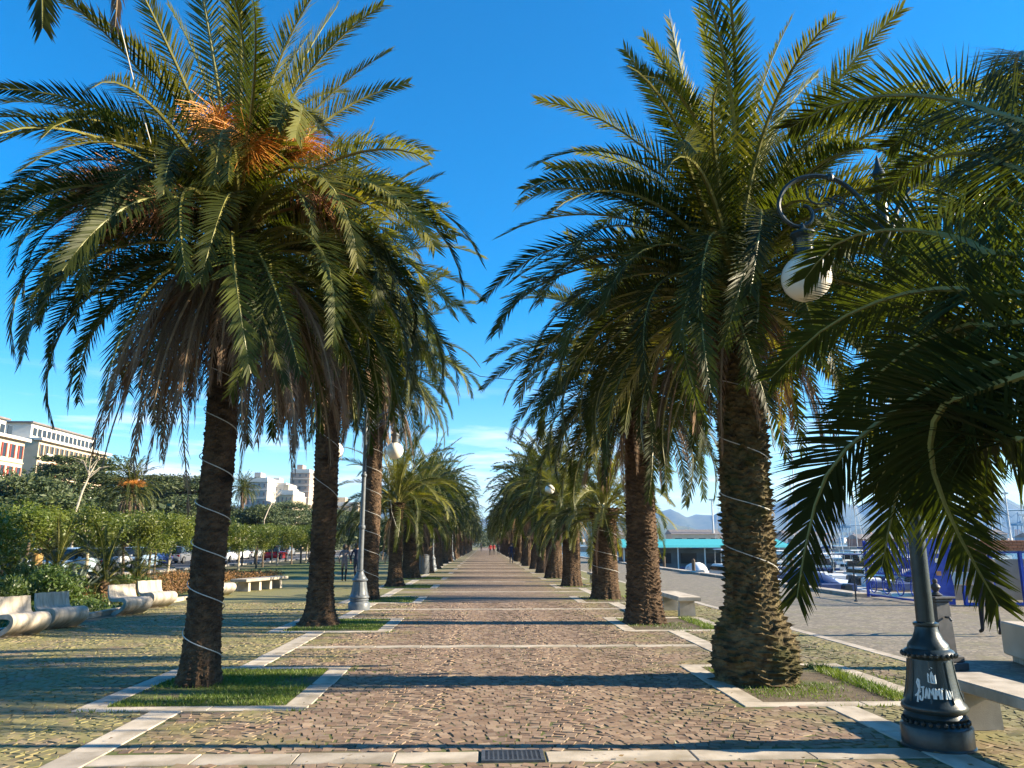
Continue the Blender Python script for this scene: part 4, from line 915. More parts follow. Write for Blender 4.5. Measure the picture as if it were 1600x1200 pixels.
# ------------------------------------------------------------------ people
M_SKIN = mat('skin', (.50, .30, .21), (.44, .26, .18), rough=.6); M_HAIR = mat('hair', (.03, .02, .015), (.05, .035, .025), rough=.6); M_SHOE = mat('shoe', (.02, .02, .022))
def person(x, y, rz, H, label, top, legs, pose='walk', stride=.22, arm=0, coat=0.0, fingers=False, skirt=None):
    me = bpy.data.meshes.new('body'); V = []; E = []; Rd = []
    def v(p, r, par=None):
        V.append(p); Rd.append(r)
        if par is not None: E.append((par, len(V) - 1))
        return len(V) - 1
    s = stride
    pel = v((0, 0, .95), .135); w_ = v((0, .0, 1.10), .125, pel); ch = v((0, .01, 1.30), .15, w_); sh = v((0, 0, 1.42), .12, ch); nk = v((0, 0, 1.50), .055, sh); hd = v((0, -.02, 1.60), .088, nk); hd2 = v((0, -.02, 1.69), .075, hd)
    for q in (-1, 1):
        f = q * s; hp = v((q * .09, 0, .88), .10, pel); kn = v((q * .10, -f * .55 - .02, .48), .064, hp); an = v((q * .10, -f + (.06 if f < 0 else 0), .09 + (.04 if f < 0 else 0)), .044, kn); v((q * .11, -f - .15 + (.06 if f < 0 else 0), .04), .035, an)
        shd = v((q * .18, 0, 1.41), .065, sh); elb = v((q * .25, f * .4 + .03, 1.13), .045, shd)
        wr = v((q * .25, f * .6 - .10 - (.18 if arm else 0), .91 + (.16 if arm else 0)), .032, elb); hn = v((q * .25, f * .65 - .14 - (.22 if arm else 0), .84 + (.14 if arm else 0)), .036, wr)
        if fingers:
            for k_ in range(4): v((q * (.235 + .018 * k_ - .02), V[hn][1] - .04 - .008 * (k_ == 1), V[hn][2] - .075 + .01 * abs(k_ - 1.5)), .009, hn)
            v((q * .205, V[hn][1] - .05, V[hn][2] - .03), .010, wr)
    me.from_pydata(V, E, []); me.update()
    o = bpy.data.objects.new('body', me); col.objects.link(o)
    md = o.modifiers.new('skin', 'SKIN'); md.use_smooth_shade = True
    for i, r in enumerate(Rd): me.skin_vertices[0].data[i].radius = (r, r * .85)
    me.skin_vertices[0].data[0].use_root = True
    o.modifiers.new('sub', 'SUBSURF').levels = 1; o.modifiers['sub'].render_levels = 1
    dg = bpy.context.evaluated_depsgraph_get(); dg.update()
    nm = bpy.data.meshes.new_from_object(o.evaluated_get(dg)); bpy.data.objects.remove(o)
    nm.name = 'body'; nm.materials.clear()
    for m_ in (M_SKIN, top, legs, M_SHOE): nm.materials.append(m_)
    for p in nm.polygons:
        c = p.center; p.use_smooth = True
        if c.z > 1.47: k_ = 0
        elif abs(c.x) > .19 and c.z < .93 + (.16 if arm else 0): k_ = 0
        elif c.z > .93 - coat or abs(c.x) > .205: k_ = 1
        elif c.z > .085: k_ = 2
        else: k_ = 3
        p.material_index = k_
    t = empty('person', (x, y, 0), rz); tag(t, label, 'person'); t.scale = (H / 1.78,) * 3
    bo = bpy.data.objects.new('body', nm); col.objects.link(bo); bo.parent = t
    hm = MB().lathe([(max(.001, .112 * math.sin(math.pi * i / 10)), -.112 * math.cos(math.pi * i / 10)) for i in range(4, 11)], 14, (0, .012, 1.655)); hm.lathe([(.05, 1.50), (.085, 1.56), (.098, 1.62), (.1, 1.66)], 14, (0, .03, 0)); hm.build('hair', M_HAIR, t, True)
    fa = MB().add([(-.012, -.10, 1.615), (.012, -.10, 1.615), (0, -.125, 1.60), (0, -.098, 1.645)], [(0, 1, 2), (0, 2, 3), (1, 3, 2)])
    for q in (-1, 1): fa.box((q * .03, -.098, 1.645), (.018, .01, .008)); fa.box((q * .092, -.01, 1.62), (.015, .03, .05))
    fa.box((0, -.096, 1.575), (.04, .008, .008)); fa.build('face', M_SKIN, t)
    return t
cl = lambda n, c: mat('cloth_' + n, c, tuple(v_ * .7 for v_ in c), scale=8, rough=.85)
gp = ground(1550, 993)
pr = person(gp.x, gp.y, R(165), 1.68, 'person in dark clothes carrying a white sheet, beside the stone block', cl('black', (.022, .022, .026)), cl('navy', (.018, .022, .04)), stride=.16, arm=1, coat=.1, fingers=True)
o = MB().box((0, 0, 0), (.34, .03, .26), bev=.005).build('paper_sheet', M_WHITE, loc=(gp.x - .18, gp.y + .42, 1.00)); o.rotation_euler = (R(-25), 0, R(-15)); tag(o, 'white sheet held by the dark-clothed person', 'sheet')
gp = ground(537, 909); person(gp.x, gp.y, R(180), 1.66, 'person in grey coat strolling away, left of the grey lamp post', cl('greycoat', (.22, .18, .19)), cl('black', (.03, .03, .03)), stride=.14, coat=.3)
gp = ground(556, 909); person(gp.x, gp.y, R(170), 1.72, 'person in dark blue jacket strolling just behind the grey lamp post', cl('darkblue', (.03, .035, .07)), cl('jeans', (.05, .06, .10)), stride=.18)
gp = ground(799, 880.5); person(gp.x, gp.y, R(0), 1.75, 'person in navy jacket walking near the right row', cl('navyj', (.02, .03, .08)), cl('jeans', (.06, .08, .14)), stride=.2)
for px, py, c_, lb in ((766, 868, (.45, .02, .03), 'person in bright red top far along the walk'), (771.5, 867, (.42, .03, .04), 'person in red top beside another in red far along the walk'), (752, 862, (.02, .02, .03), 'tiny dark-clothed person farthest along the walk'), (779, 866.5, (.06, .05, .07), 'tiny grey-clothed person right of the red pair')):
    gp = ground(px, py); person(gp.x, gp.y, R(180), 1.75, lb, cl('c%d' % px, c_), cl('black', (.03, .03, .03)), stride=.2)

# ------------------------------------------------------------------ planting on the left
def leaf_cloud(pads, size, seed, aspect=.5, tilt=1.0):
    """pads: (cx,cy,cz,rx,ry,rz,n) ellipsoids filled with small leaf faces, denser towards the rim"""
    rs = np.random.RandomState(seed); P = []
    for (cx, cy_, cz, rx, ry, rz, n) in pads:
        d = rs.normal(0, 1, (n, 3)); d /= np.linalg.norm(d, axis=1)[:, None]; r = rs.rand(n) ** .45
        P.append(d * r[:, None] * np.array((rx, ry, rz)) + np.array((cx, cy_, cz)))
    P = np.concatenate(P); n = len(P); a = rs.normal(0, 1, (n, 3)); a[:, 2] *= tilt; a /= np.linalg.norm(a, axis=1)[:, None]; b_ = np.cross(a, rs.normal(0, 1, (n, 3))); b_ /= np.linalg.norm(b_, axis=1)[:, None]
    s = (size * rs.uniform(.6, 1.3, n))[:, None]
    V = np.stack([P - a * s, P - b_ * s * aspect, P + a * s, P + b_ * s * aspect], 1).reshape(-1, 3)
    return V, np.arange(n * 4).reshape(-1, 4)
M_LEAF_ST = leaf_mat('street_tree_leaf', (.075, .11, .016), (.145, .16, .026), trans=.28, rough=.45, rnd=.2, scale=.9)
M_LEAF_CED = leaf_mat('cedar_needle', (.038, .062, .020), (.088, .108, .032), trans=.1, rough=.6, rnd=.15, scale=.5)
M_LEAF_BUSH = leaf_mat('bush_leaf', (.05, .09, .02), (.10, .14, .03), trans=.25, rough=.45, rnd=.25, scale=1.2)
M_BARK = mat('bark', (.16, .12, .085), (.09, .07, .05), scale=6, rough=.9, bump=.5, stretch=(1, 1, .3)); M_BARKP = mat('pale_bark', (.42, .36, .27), (.3, .25, .18), scale=5, rough=.8)
def st_crown(seed, n=5200):
    rs = random.Random(seed); pads = []
    for i in range(15):
        a = rs.uniform(0, 6.28); r = rs.uniform(.2, .95); z = rs.uniform(-.5, .8); q = rs.uniform(.38, .62)
        pads.append((r * math.cos(a), r * math.sin(a), z, q, q, q * .85, n // 15))
    return leaf_cloud(pads, .062, seed, .34)
STC = []
for i in range(4):
    V, Fq = st_crown(i); STC.append((V, Fq))
st_me = []
def street_tree(x, y, h, s, label, seed):
    t = empty('street_tree', (x, y, 0)); tag(t, label, 'tree', 'clipped street trees beside the road')
    k_ = seed % 4; z = h - 1.0 * s
    if len(st_me) <= k_: o = np_mesh('crown', *STC[k_], M_LEAF_ST, t); st_me.append(o.data)
    else: o = bpy.data.objects.new('crown', st_me[k_]); col.objects.link(o); o.parent = t
    o.location = (0, 0, z); o.scale = (s * 1.15, s * 1.15, s); o.rotation_euler[2] = seed * 1.1
    rs = random.Random(seed); lx, ly = rs.uniform(-.15, .15), rs.uniform(-.15, .15)
    mb = MB().tube([(0, 0, -.02), (lx * .5, ly * .5, z * .5), (lx, ly, z - .3), (lx * 1.2, ly, z + .3)], [.075, .06, .055, .03], 8)
    for i in range(4):
        a = i * 1.6 + seed; mb.tube([(lx, ly, z - .35), (.35 * math.cos(a), .35 * math.sin(a), z), (.6 * math.cos(a), .6 * math.sin(a), z + .35)], [.04, .028, .012], 6)
    mb.build('trunk', M_BARKP if seed % 3 == 0 else M_BARK, t)
ys = [22.5 + 3.3 * i for i in range(19)]
rs_ = random.Random(3)
for i, y in enumerate(ys):
    street_tree(-16.3 + rs_.uniform(-.5, .5), y + rs_.uniform(-.5, .5), rs_.uniform(2.8, 3.3), rs_.uniform(1.0, 1.2), 'round-crowned street tree, %s nearest in the row before the road' % ORD[i], i)
for i in range(13):
    y = 26 + 5.2 * i
    street_tree(-19.2 + rs_.uniform(-.3, .3), y + rs_.uniform(-.8, .8), rs_.uniform(2.8, 3.3), rs_.uniform(.95, 1.2), 'round-crowned street tree, %s nearest in the row along the kerb' % ORD[i], i + 30)
def cedar(x, y, h, rad, label, seed, flat=True):
    t = empty('cedar_tree', (x, y, 0)); tag(t, label, 'tree', 'dark cedars behind the road')
    rs = random.Random(seed); pads = []; tr = MB().tube([(0, 0, -.1), (rs.uniform(-.2, .2), 0, h * .5), (rs.uniform(-.4, .4), 0, h * .96)], [.42, .28, .06], 9)
    nl = int(h * 1.5)
    for i in range(nl):
        z = h * (.28 + .70 * i / nl); rr_ = rad * (1 - (i / nl) ** 2.4 * .55) * (1.0 if flat else .8)
        for j in range(6):
            a = rs.uniform(0, 6.28); r = rr_ * rs.uniform(.45, 1); zz_ = z + rs.uniform(-.3, .35); q = rad * rs.uniform(.30, .50)
            pads.append((r * math.cos(a), r * math.sin(a), zz_, q, q, q * (.20 if flat else .36), 330))
            if j < 3: tr.tube([(0, 0, z - .5), (r * .5 * math.cos(a), r * .5 * math.sin(a), zz_ - .15), (r * 1.1 * math.cos(a), r * 1.1 * math.sin(a), zz_ - .05)], [.11, .07, .02], 5)
    np_mesh('crown', *leaf_cloud(pads, .19, seed, .32, .45 if flat else 1), M_LEAF_CED, t); tr.build('trunk', M_BARK, t)
def X_for(px, X): r = ray(px, 850); return r.y / r.x * X
for i, (px, py, X, rad, fl, lb) in enumerate(((112, 712, -40, 4.6, True, 'flat-topped cedar in front of the long cream building'), (15, 745, -33, 4.6, False, 'dense dark cedar at the left frame edge'), (272, 738, -38, 5.4, True, 'broad cedar left of the slim front palm trunk'),
        (60, 775, -30, 3.4, True, 'low spreading cedar before the cream building'), (245, 752, -56, 5.2, False, 'rounded dark tree behind the garden palm'), (160, 772, -52, 5.0, True, 'mid-height cedar under the cream building'),
        (445, 785, -38, 6.0, True, 'dark cedar left of the second left palm trunk'), (400, 792, -33, 4.5, False, 'dark round tree behind the leaning pale trunk'), (335, 790, -40, 5.0, False, 'dark tree directly behind the front left trunk'), (545, 800, -30, 6.0, False, 'dark tree seen between second and third left palms'), (505, 795, -44, 7.0, True, 'far cedar behind the second left palm'), (590, 812, -30, 6.0, False, 'far dark tree right of the grey lamp post'))):
    Y = X_for(px, X); h = at_x(px, py, X).z; cedar(X, Y, h + .2, rad * 1.1, lb, i + 5, fl)
for px, py, X, L_, lb in ((195, 764, -29, .80, 'garden palm with orange heart rising above the street trees'), (374, 764, -36, .80, 'tall slim palm right of the front left trunk, beyond the road'), (310, 775, -44, .9, 'palm half hidden behind the front left trunk')):
    Y = X_for(px, X); q = at_x(px, py, X); tq = far_palm(X, Y, q.z, .28, lb, int(px), L_, 'garden palms beyond the road')
    if px == 195:
        for k_ in range(5): fruit_stalk(tq, -1.9 + k_ * .5, R(48), 1.2, M_FRUIT, k_, (0, 0, q.z), 1.2)
# leaning pale trunk
p0, p1 = at_x(117, 800, -24), at_x(138, 748, -24)
def bare(px0, py0, px1, py1, X, label):
    a, b_ = at_x(px0, py0, X), at_x(px1, py1, X); t = empty('bare_tree', (a.x, a.y, 0)); tag(t, label, 'tree')
    d = b_ - a; MB().tube([(0, 0, -.05), (0, 0, a.z * .5), (0, 0, a.z), (d.x * .4, d.y * .4, a.z + d.z * .5), (d.x, d.y, b_.z), (d.x * 1.3 + .1, d.y * 1.4, b_.z + .8)], [.085, .08, .07, .06, .04, .015], 7).build('trunk', M_BARKP, t)
    mb = MB()
    for i in range(7): mb.tube([(d.x * .8, d.y * .8, b_.z - .4 + .1 * i), (d.x + .5 * math.cos(i), d.y + .5 * math.sin(i), b_.z + .2 + .12 * i), (d.x + 1.1 * math.cos(i), d.y + 1.1 * math.sin(i), b_.z + .35 + .12 * i)], [.03, .02, .008], 4)
    mb.build('branch', M_BARKP, t)
bare(118, 800, 142, 738, -24, 'pale bare leaning trunk in front of the cedars'); bare(413, 812, 432, 775, -30, 'thin pale leaning trunk near the distant towers')

# garden bed plants
def agave(x, y, s, label, seed):
    rs = random.Random(seed); t = empty('agave', (x, y, 0)); tag(t, label, 'agave', 'agaves in the garden bed'); m_ = mat('agave_leaf', (.12, .16, .13), (.19, .22, .17), scale=4, rough=.55)
    for i in range(22):
        a = i * 2.4; e_ = R(20 + 60 * (1 - i / 22)); mb = MB(); P = []
        for q in range(6):
            u = q / 5; r = s * u * math.cos(e_) ; z = s * u * math.sin(e_) - .12 * s * u * u; wv = s * .09 * (math.sin(math.pi * (u * .8 + .2)) + .02) * (1 if q < 5 else .05)
            P += [(r * math.cos(a) - wv * math.sin(a), r * math.sin(a) + wv * math.cos(a), z + .05), (r * math.cos(a), r * math.sin(a), z), (r * math.cos(a) + wv * math.sin(a), r * math.sin(a) - wv * math.cos(a), z + .05)]
        fs = []
        for q in range(5): fs += [(q * 3, q * 3 + 1, q * 3 + 4, q * 3 + 3), (q * 3 + 1, q * 3 + 2, q * 3 + 5, q * 3 + 4)]
        mb.add(P, fs).build('leaf', m_, t)
for px, py, s, lb in ((115, 940, 1.25, 'grey-green spiky agave behind the wavy seats'), (22, 925, 1.5, 'tall agave at the left frame edge'), (60, 935, .8, 'small agave left of the big one')):
    q = ground(px, py); agave(q.x, q.y, s, lb, int(px))
def cycad(x, y, h, L_, label, seed, n=30):
    t = empty('low_palm', (x, y, 0)); tag(t, label, 'low palm', 'low feathery palms in the garden bed')
    rs = random.Random(seed); MB().lathe([(.2, -.02), (.22, h * .4), (.17, h), (.05, h + .1)], 12).build('trunk', M_TRUNK, t)
    for i in range(n):
        u = i / n; q = min(10, int(u * 9) + rs.randrange(2)); o = bpy.data.objects.new('frond', FR[q][rs.randrange(3)]); col.objects.link(o); o.parent = t; o.location = (0, 0, h - .1 * u); s = L_ / 3.75 * rs.uniform(.8, 1.1); o.scale = (s, s, s); o.rotation_euler[2] = i * 2.4
for px, py, h, L_, lb in ((160, 938, .5, 1.9, 'feathery low palm behind the gap between seat pairs'), (212, 925, .4, 1.6, 'low green palm left of the fourth seat'), (85, 925, .8, 1.9, 'low palm behind the second seat'), (14, 930, .5, 1.7, 'low palm at the left edge of the bed')):
    q = ground(px, py); cycad(q.x, q.y, h, L_, lb, int(px))
t = ground(52, 922); o = MB().lathe([(.22, 0), (.20, .3), (.17, .9), (.19, 1.25), (.12, 1.32)], 14).build('cut_trunk', mat('cut_trunk_wood', (.42, .25, .08), (.22, .14, .06), scale=5, rough=.8, bump=.6, stretch=(1, 1, .2)), loc=(t.x, t.y, 0)); tag(o, 'cut yellowish trunk stump standing among the agaves', 'stump')
def shrub(x, y, rx, ry, h, label, seed, m_=None, n=2600, size=.06):
    rs = random.Random(seed); pads = [(rs.uniform(-1, 1) * rx * .6, rs.uniform(-1, 1) * ry * .6, h * rs.uniform(.3, .7), rx * .5, ry * .5, h * .4, n // 9) for _ in range(9)]
    o = np_mesh('shrub', *leaf_cloud(pads, size, seed, .4), m_ or M_LEAF_BUSH); o.location = (x, y, 0); tag(o, label, 'shrub', 'shrubs in the garden bed')
rs_ = random.Random(21)
plc = ['behind the first seat', 'behind the second seat', 'by the agave', 'by the stump', 'behind the seat gap', 'behind the third seat', 'behind the fourth seat', 'near the flower bed', 'before the street trees', 'deep in the bed', 'at the bed corner', 'beside the low palm', 'by the left frame edge', 'past the fourth seat']
for i in range(14):
    y = 15.5 + i * 1.0; x = -10.4 - rs_.uniform(0, 3.6) - .10 * i
    shrub(x, y, rs_.uniform(.6, 1.0), rs_.uniform(.6, 1.0), rs_.uniform(.5, 1.1), 'green leafy shrub %s on the left' % plc[i], i + 60)
M_RUST = leaf_mat('rusty_flower', (.17, .085, .035), (.26, .14, .05), trans=.2, rough=.7)
mb_p = []
rs2 = random.Random(4)
def bed(name, x0, x1, y0, y1, h, m_, label, seed, n):
    rs = np.random.RandomState(seed); pads = [(rs.uniform(x0, x1), rs.uniform(y0, y1), h * .45, .5, .5, h * .5, n // 60) for _ in range(60)]
    o = np_mesh(name, *leaf_cloud(pads, .05, seed, .4), m_); tag(o, label, 'flower bed', kind='stuff')
bed('flower_bed', -15.5, -10.0, 33.5, 41, .45, M_RUST, 'rusty red and orange bedding plants beyond the slab bench', 4, 9000)
bed('flower_border', -13.5, -9.7, 23.0, 29, .5, M_RUST, 'rust-coloured bedding plants behind the seats', 6, 7000)
bed('ground_cover', -14.8, -9.6, 12.0, 23.5, .32, M_LEAF_BUSH, 'dark green low planting behind the wavy seats', 8, 9000)
# lawn with kerbs
lw = MB().add([(-15.8, 4, .012), (-9.0, 4, .012), (-9.0, 32, .012), (-15.8, 32, .012)], [(0, 1, 2, 3)]).add([(-15.8, 33, .012), (-9.6, 33, .012), (-8.0, 75, .012), (-15.8, 75, .012)], [(0, 1, 2, 3)]).build('lawn', mat('lawn_green', (.07, .095, .022), (.12, .135, .035), scale=3, rough=.95, bump=.8, bscale=40)); tag(lw, kind='structure')
k0 = None
for i in range(28):
    if k0 is None: o = k0 = MB().box((0, 0, 0), (.14, .97, .16), bev=.012).build('kerb_stone', M_SLAB, lw)
    else: o = k0.copy(); col.objects.link(o)
    o.location = (-9.0, 4.6 + i * 1.0, .03)
# road, pavements, parked cars
M_ASPH = mat('asphalt', (.045, .046, .05), (.06, .06, .064), scale=8, rough=.9, bump=.2, bscale=90)
tag(MB().add([(-32, -60, .006), (-20.6, -60, .006), (-20.6, 420, .006), (-32, 420, .006)], [(0, 1, 2, 3)]).build('road', M_ASPH), kind='structure')
sw_ = MB().box((-20.1, 180, .05), (1.0, 480, .14)).box((-34, 180, .05), (4.0, 480, .14)).build('pavement', mat('pavement_grey', (.28, .27, .25), (.22, .21, .2), scale=3, rough=.85)); tag(sw_, kind='structure')
ln_ = MB()
for i in range(60): ln_.add([(-26.1, i * 6, .011), (-25.97, i * 6, .011), (-25.97, i * 6 + 3, .011), (-26.1, i * 6 + 3, .011)], [(0, 1, 2, 3)])
tag(ln_.build('road_markings', M_WHITE), kind='structure')
M_CGL = mat('car_glass', (.015, .02, .025), (.02, .025, .03), rough=.06, spec=.8); M_TYRE = mat('tyre', (.015, .015, .016)); M_RIM = mat('rim', (.4, .41, .42), metal=.8, rough=.35); M_HLT = mat('headlight', (.7, .72, .75), rough=.1); M_TLT = mat('taillight', (.35, .01, .01), rough=.2)
def car_meshes():
    def loft(st, ring):
        V = []; Fc = []
        for s_ in st: V += ring(*s_)
        n = len(ring(*st[0]))
        for i in range(len(st) - 1):
            for j in range(n): Fc.append((i * n + j, i * n + (j + 1) % n, (i + 1) * n + (j + 1) % n, (i + 1) * n + j))
        Fc += [tuple(range(n - 1, -1, -1)), tuple((len(st) - 1) * n + j for j in range(n))]
        return MB().add(V, Fc)
    body = loft([(-2.05, .62, .38, .62), (-1.95, .76, .24, .76), (-1.5, .84, .2, .86), (-.9, .86, .2, .92), (0, .87, .2, .92), (.8, .87, .2, .90), (1.4, .85, .2, .80), (1.85, .78, .24, .70), (2.05, .62, .32, .58)],
                lambda y, w_, zl, zh: [(-w_, y, (zl + zh) / 2), (-w_ * .93, y, zl), (w_ * .93, y, zl), (w_, y, (zl + zh) / 2), (w_ * .97, y, zh - .08), (w_ * .85, y, zh), (-w_ * .85, y, zh), (-w_ * .97, y, zh - .08)])
    gl = loft([(-1.75, .68, .88, .9), (-1.25, .64, .9, 1.38), (-.2, .62, .9, 1.44), (.45, .62, .9, 1.36), (1.15, .70, .84, .88)], lambda y, w_, zl, zh: [(-w_ * 1.13, y, zl), (w_ * 1.13, y, zl), (w_, y, zh), (-w_, y, zh)])
    roof = loft([(-1.32, .60, 1.37, 1.40), (-.9, .61, 1.41, 1.45), (-.2, .61, 1.44, 1.475), (.40, .60, 1.37, 1.40)], lambda y, w_, zl, zh: [(-w_, y, zl), (w_, y, zl), (w_ * .9, y, zh), (-w_ * .9, y, zh)])
    return body, gl, roof
cb, cg, cr = car_meshes(); car_cache = {}
def car(x, y, rz, color, label, seed):
    t = empty('parked_car', (x, y, .006), rz); tag(t, label, 'car', 'cars parked along the road')
    m_ = mat('car_%s' % str(color), color, tuple(v_ * .95 for v_ in color), rough=.25, spec=.6)
    b_ = cb.build('body', m_, t, True); cg.build('window_glass', M_CGL, t); cr.build('roof', m_, t, True)
    for sx in (-1, 1):
        for yy in (-1.3, 1.3):
            if 'w' not in car_cache:
                o = MB().tube([(-.1, 0, 0), (.1, 0, 0)], .31, 18).build('wheel', M_TYRE, t); car_cache['w'] = o.data; r_ = MB().tube([(-.105, 0, 0), (.105, 0, 0)], .19, 12).build('rim', M_RIM, o); car_cache['r'] = r_.data
            else:
                o = bpy.data.objects.new('wheel', car_cache['w']); col.objects.link(o); o.parent = t; r_ = bpy.data.objects.new('rim', car_cache['r']); col.objects.link(r_); r_.parent = o
            o.location = (sx * .78, yy, .31)
        MB().box((sx * .58, 1.98, .56), (.28, .08, .12)).build('headlight', M_HLT, t); MB().box((sx * .62, -1.99, .66), (.2, .08, .16)).build('taillight', M_TLT, t); MB().box((sx * .90, .75, .95), (.14, .08, .1)).build('mirror', m_, t)
cars = [(105, 905, (.42, .55, .62)), (218, 888, (.30, .42, .55)), (238, 884, (.02, .05, .18)), (352, 878, (.55, .57, .6)), (372, 874, (.75, .76, .78)), (392, 872, (.35, .37, .40)), (408, 870, (.72, .74, .76)), (430, 880, (.45, .015, .02)), (10, 910, (.5, .55, .58)), (170, 893, (.55, .56, .58)), (418, 866, (.6, .62, .66)), (280, 880, (.15, .16, .18)), (320, 876, (.6, .6, .62)), (448, 868, (.2, .22, .25))]
cnm = ['pale blue car seen between garden plants', 'light blue car behind the fourth seat', 'dark blue car left of the front palm trunk', 'silver car just right of the front palm trunk', 'white car second right of the front palm trunk', 'dark grey car between white cars beyond the road trees', 'white car fourth right of the front palm trunk', 'red car left of the second palm trunk', 'pale grey car at the left frame edge', 'silver car behind the low palms', 'small silver car far along the road', 'dark car hidden beside the front trunk', 'white car hidden behind the front trunk', 'dark grey car farthest before the second trunk']
for i, (px, py, c_) in enumerate(cars):
    q = ground(px, py); k_ = -21.9 if i % 2 else -24.0; k_ = max(min(q.x, -21.9), -31); yy = q.y * k_ / q.x
    car(k_, yy, R(0 if i % 2 else 180), c_, cnm[i], i)
# ------------------------------------------------------------------ buildings on the left
M_CREAM = mat('stucco_cream', (.60, .48, .33), (.52, .41, .28), scale=.6, rough=.9); M_PINK = mat('stucco_orange', (.52, .27, .14), (.45, .24, .13), scale=.6, rough=.9); M_WSTU = mat('stucco_white', (.68, .64, .56), (.6, .56, .5), scale=.6, rough=.9)
M_SHUT = mat('shutter_red', (.33, .05, .03)); M_SHUTB = mat('shutter_brown', (.20, .15, .11)); M_DGL = mat('dark_glass', (.03, .035, .04), rough=.1); M_ROOF = mat('roof_grey', (.16, .14, .13), (.22, .19, .17), scale=1)
def facade_block(name, x, y0, y1, h, depth, floors, label, wall, shut, bays, z_first=4.2, attic=True, corn=True, balc=True):
    """facade in the plane x, facing +x, running along y"""
    t = empty(name, (x, y0, 0)); tag(t, label, 'building'); L_ = y1 - y0
    MB().box((-depth / 2, L_ / 2, h / 2 - .05), (depth, L_, h + .1)).build('wall', wall, t)
    fh = (h - z_first) / floors
    wm = {}
    for f in range(floors):
        z = z_first + fh * f
        MB().box((.08, L_ / 2, z - .12), (.22, L_, .22)).build('string_course', wall, t)
        for b_ in range(bays):
            y = (b_ + .5) * L_ / bays; ww = min(1.15, L_ / bays * .42); hh = fh * .62
            if 'w' not in wm:
                o = MB().box((0, 0, 0), (.12, ww + .24, hh + .24)).build('window', M_WSTU, t); wm['w'] = o.data
                p = MB().box((.06, 0, 0), (.06, ww, hh)).build('pane', M_DGL, o); wm['p'] = p.data
                s_ = MB().box((.12, -ww * .5 - .12, 0), (.05, ww * .28, hh)).box((.12, ww * .5 + .12, 0), (.05, ww * .28, hh)).build('shutter', shut, o); wm['s'] = s_.data
            else:
                o = bpy.data.objects.new('window', wm['w']); p = bpy.data.objects.new('pane', wm['p']); s_ = bpy.data.objects.new('shutter', wm['s'])
                for q in (o, p, s_): col.objects.link(q)
                o.parent = t; p.parent = o; s_.parent = o
            o.location = (.03, y, z + fh * .45)
        if balc and f % 2 == 0:
            for b_ in range(1, bays, 3): 
                y = (b_ + .5) * L_ / bays; MB().box((.5, y, z + .0), (1.0, L_ / bays * 1.5, .16)).box((.97, y, z + .5), (.06, L_ / bays * 1.5, .85)).build('balcony', M_WSTU, t)
    if corn: MB().box((.0, L_ / 2, h + .15), (1.6 + 0, L_ + 1.0, .5)).box((-depth / 2, L_ / 2, h + .2), (depth, L_ + .9, .3)).build('cornice', M_WSTU, t)
    if attic:
        MB().box((-depth / 2 - 1.2, L_ / 2, h + 1.9), (depth - 3, L_ - 3, 3.2)).build('attic', M_WSTU, t)
        for b_ in range(bays): MB().box((-2.66, (b_ + .5) * L_ / bays * .92 + 2, h + 1.9), (.1, 1.2, 1.5)).build('attic_window', M_DGL, t)
        MB().box((-depth / 2 - 1.2, L_ / 2, h + 3.6), (depth - 2, L_ - 2, .3)).build('roof', M_ROOF, t)
    return t
BX = -85; q0, q1 = at_x(60, 700, BX), at_x(168, 712, BX)
facade_block('long_building', BX, q0.y, q1.y, q1.z, 16, 5, 'long cream apartment building with attic floor and heavy cornice, top left', M_CREAM, M_SHUTB, 15)
q2 = at_x(-60, 700, BX + 6); q3 = at_x(42, 690, BX + 6)
facade_block('orange_building', BX + 6, q2.y, q3.y - .5, at_x(40, 690, BX + 6).z, 15, 4, 'pale building with red shutters at the left frame edge', M_CREAM, M_SHUT, 7, corn=True)
p_ = at_x(5, 690, BX + 6.3); MB().box((0, 0, p_.z / 2 - 1), (.3, 4, p_.z - 2)).build('orange_panel', M_PINK, bpy.data.objects['orange_building'], loc=(.25, 26, 0))
def tower(px0, px1, pyt, Y, wall, floors, bays, label, name='apartment_tower'):
    a, b_ = at_y(px0, pyt, Y), at_y(px1, pyt, Y); W = b_.x - a.x; h = a.z
    t = empty(name, (a.x, Y, 0)); tag(t, label, 'building'); MB().box((W / 2, 8, h / 2), (W, 16, h)).build('wall', wall, t); wm = None; fh = h / floors
    for f in range(1, floors):
        for b2 in range(bays):
            if wm is None: o = MB().box((0, 0, 0), (W / bays * .34, .12, fh * .42)).build('window', mat('tower_glass', (.12, .12, .13), (.2, .19, .18), scale=.3, rough=.2), t); wm = o.data
            else: o = bpy.data.objects.new('window', wm); col.objects.link(o); o.parent = t
            o.location = ((b2 + .5) * W / bays, -.03, (f + .5) * fh)
    for f in range(1, floors + 1): MB().box((W / 2, 7.9, f * fh - .1), (W + .3, 16.3, .2)).build('floor_band', M_WSTU, t)
    MB().box((W / 2, 8, h + .6), (W * .9, 14, 1.2)).build('roof_parapet', M_WSTU, t); MB().box((W * .3, 7, h + 2), (W * .3, 5, 2)).build('roof_hut', wall, t)
tower(385, 418, 752, 230, mat('tower_grey', (.42, .40, .38)), 8, 4, 'grey apartment block with roof railing, left of the second palm')
tower(416, 447, 760, 240, M_WSTU, 7, 5, 'white apartment block between grey block and pink tower')
tower(454, 484, 738, 260, mat('tower_pink', (.46, .34, .27)), 12, 3, 'tall pinkish tower beside the second left palm trunk')
tower(432, 458, 772, 220, M_CREAM, 5, 4, 'low cream block in front of the pink tower')
tower(515, 560, 790, 260, M_CREAM, 6, 5, 'far cream block between second and third left palms')
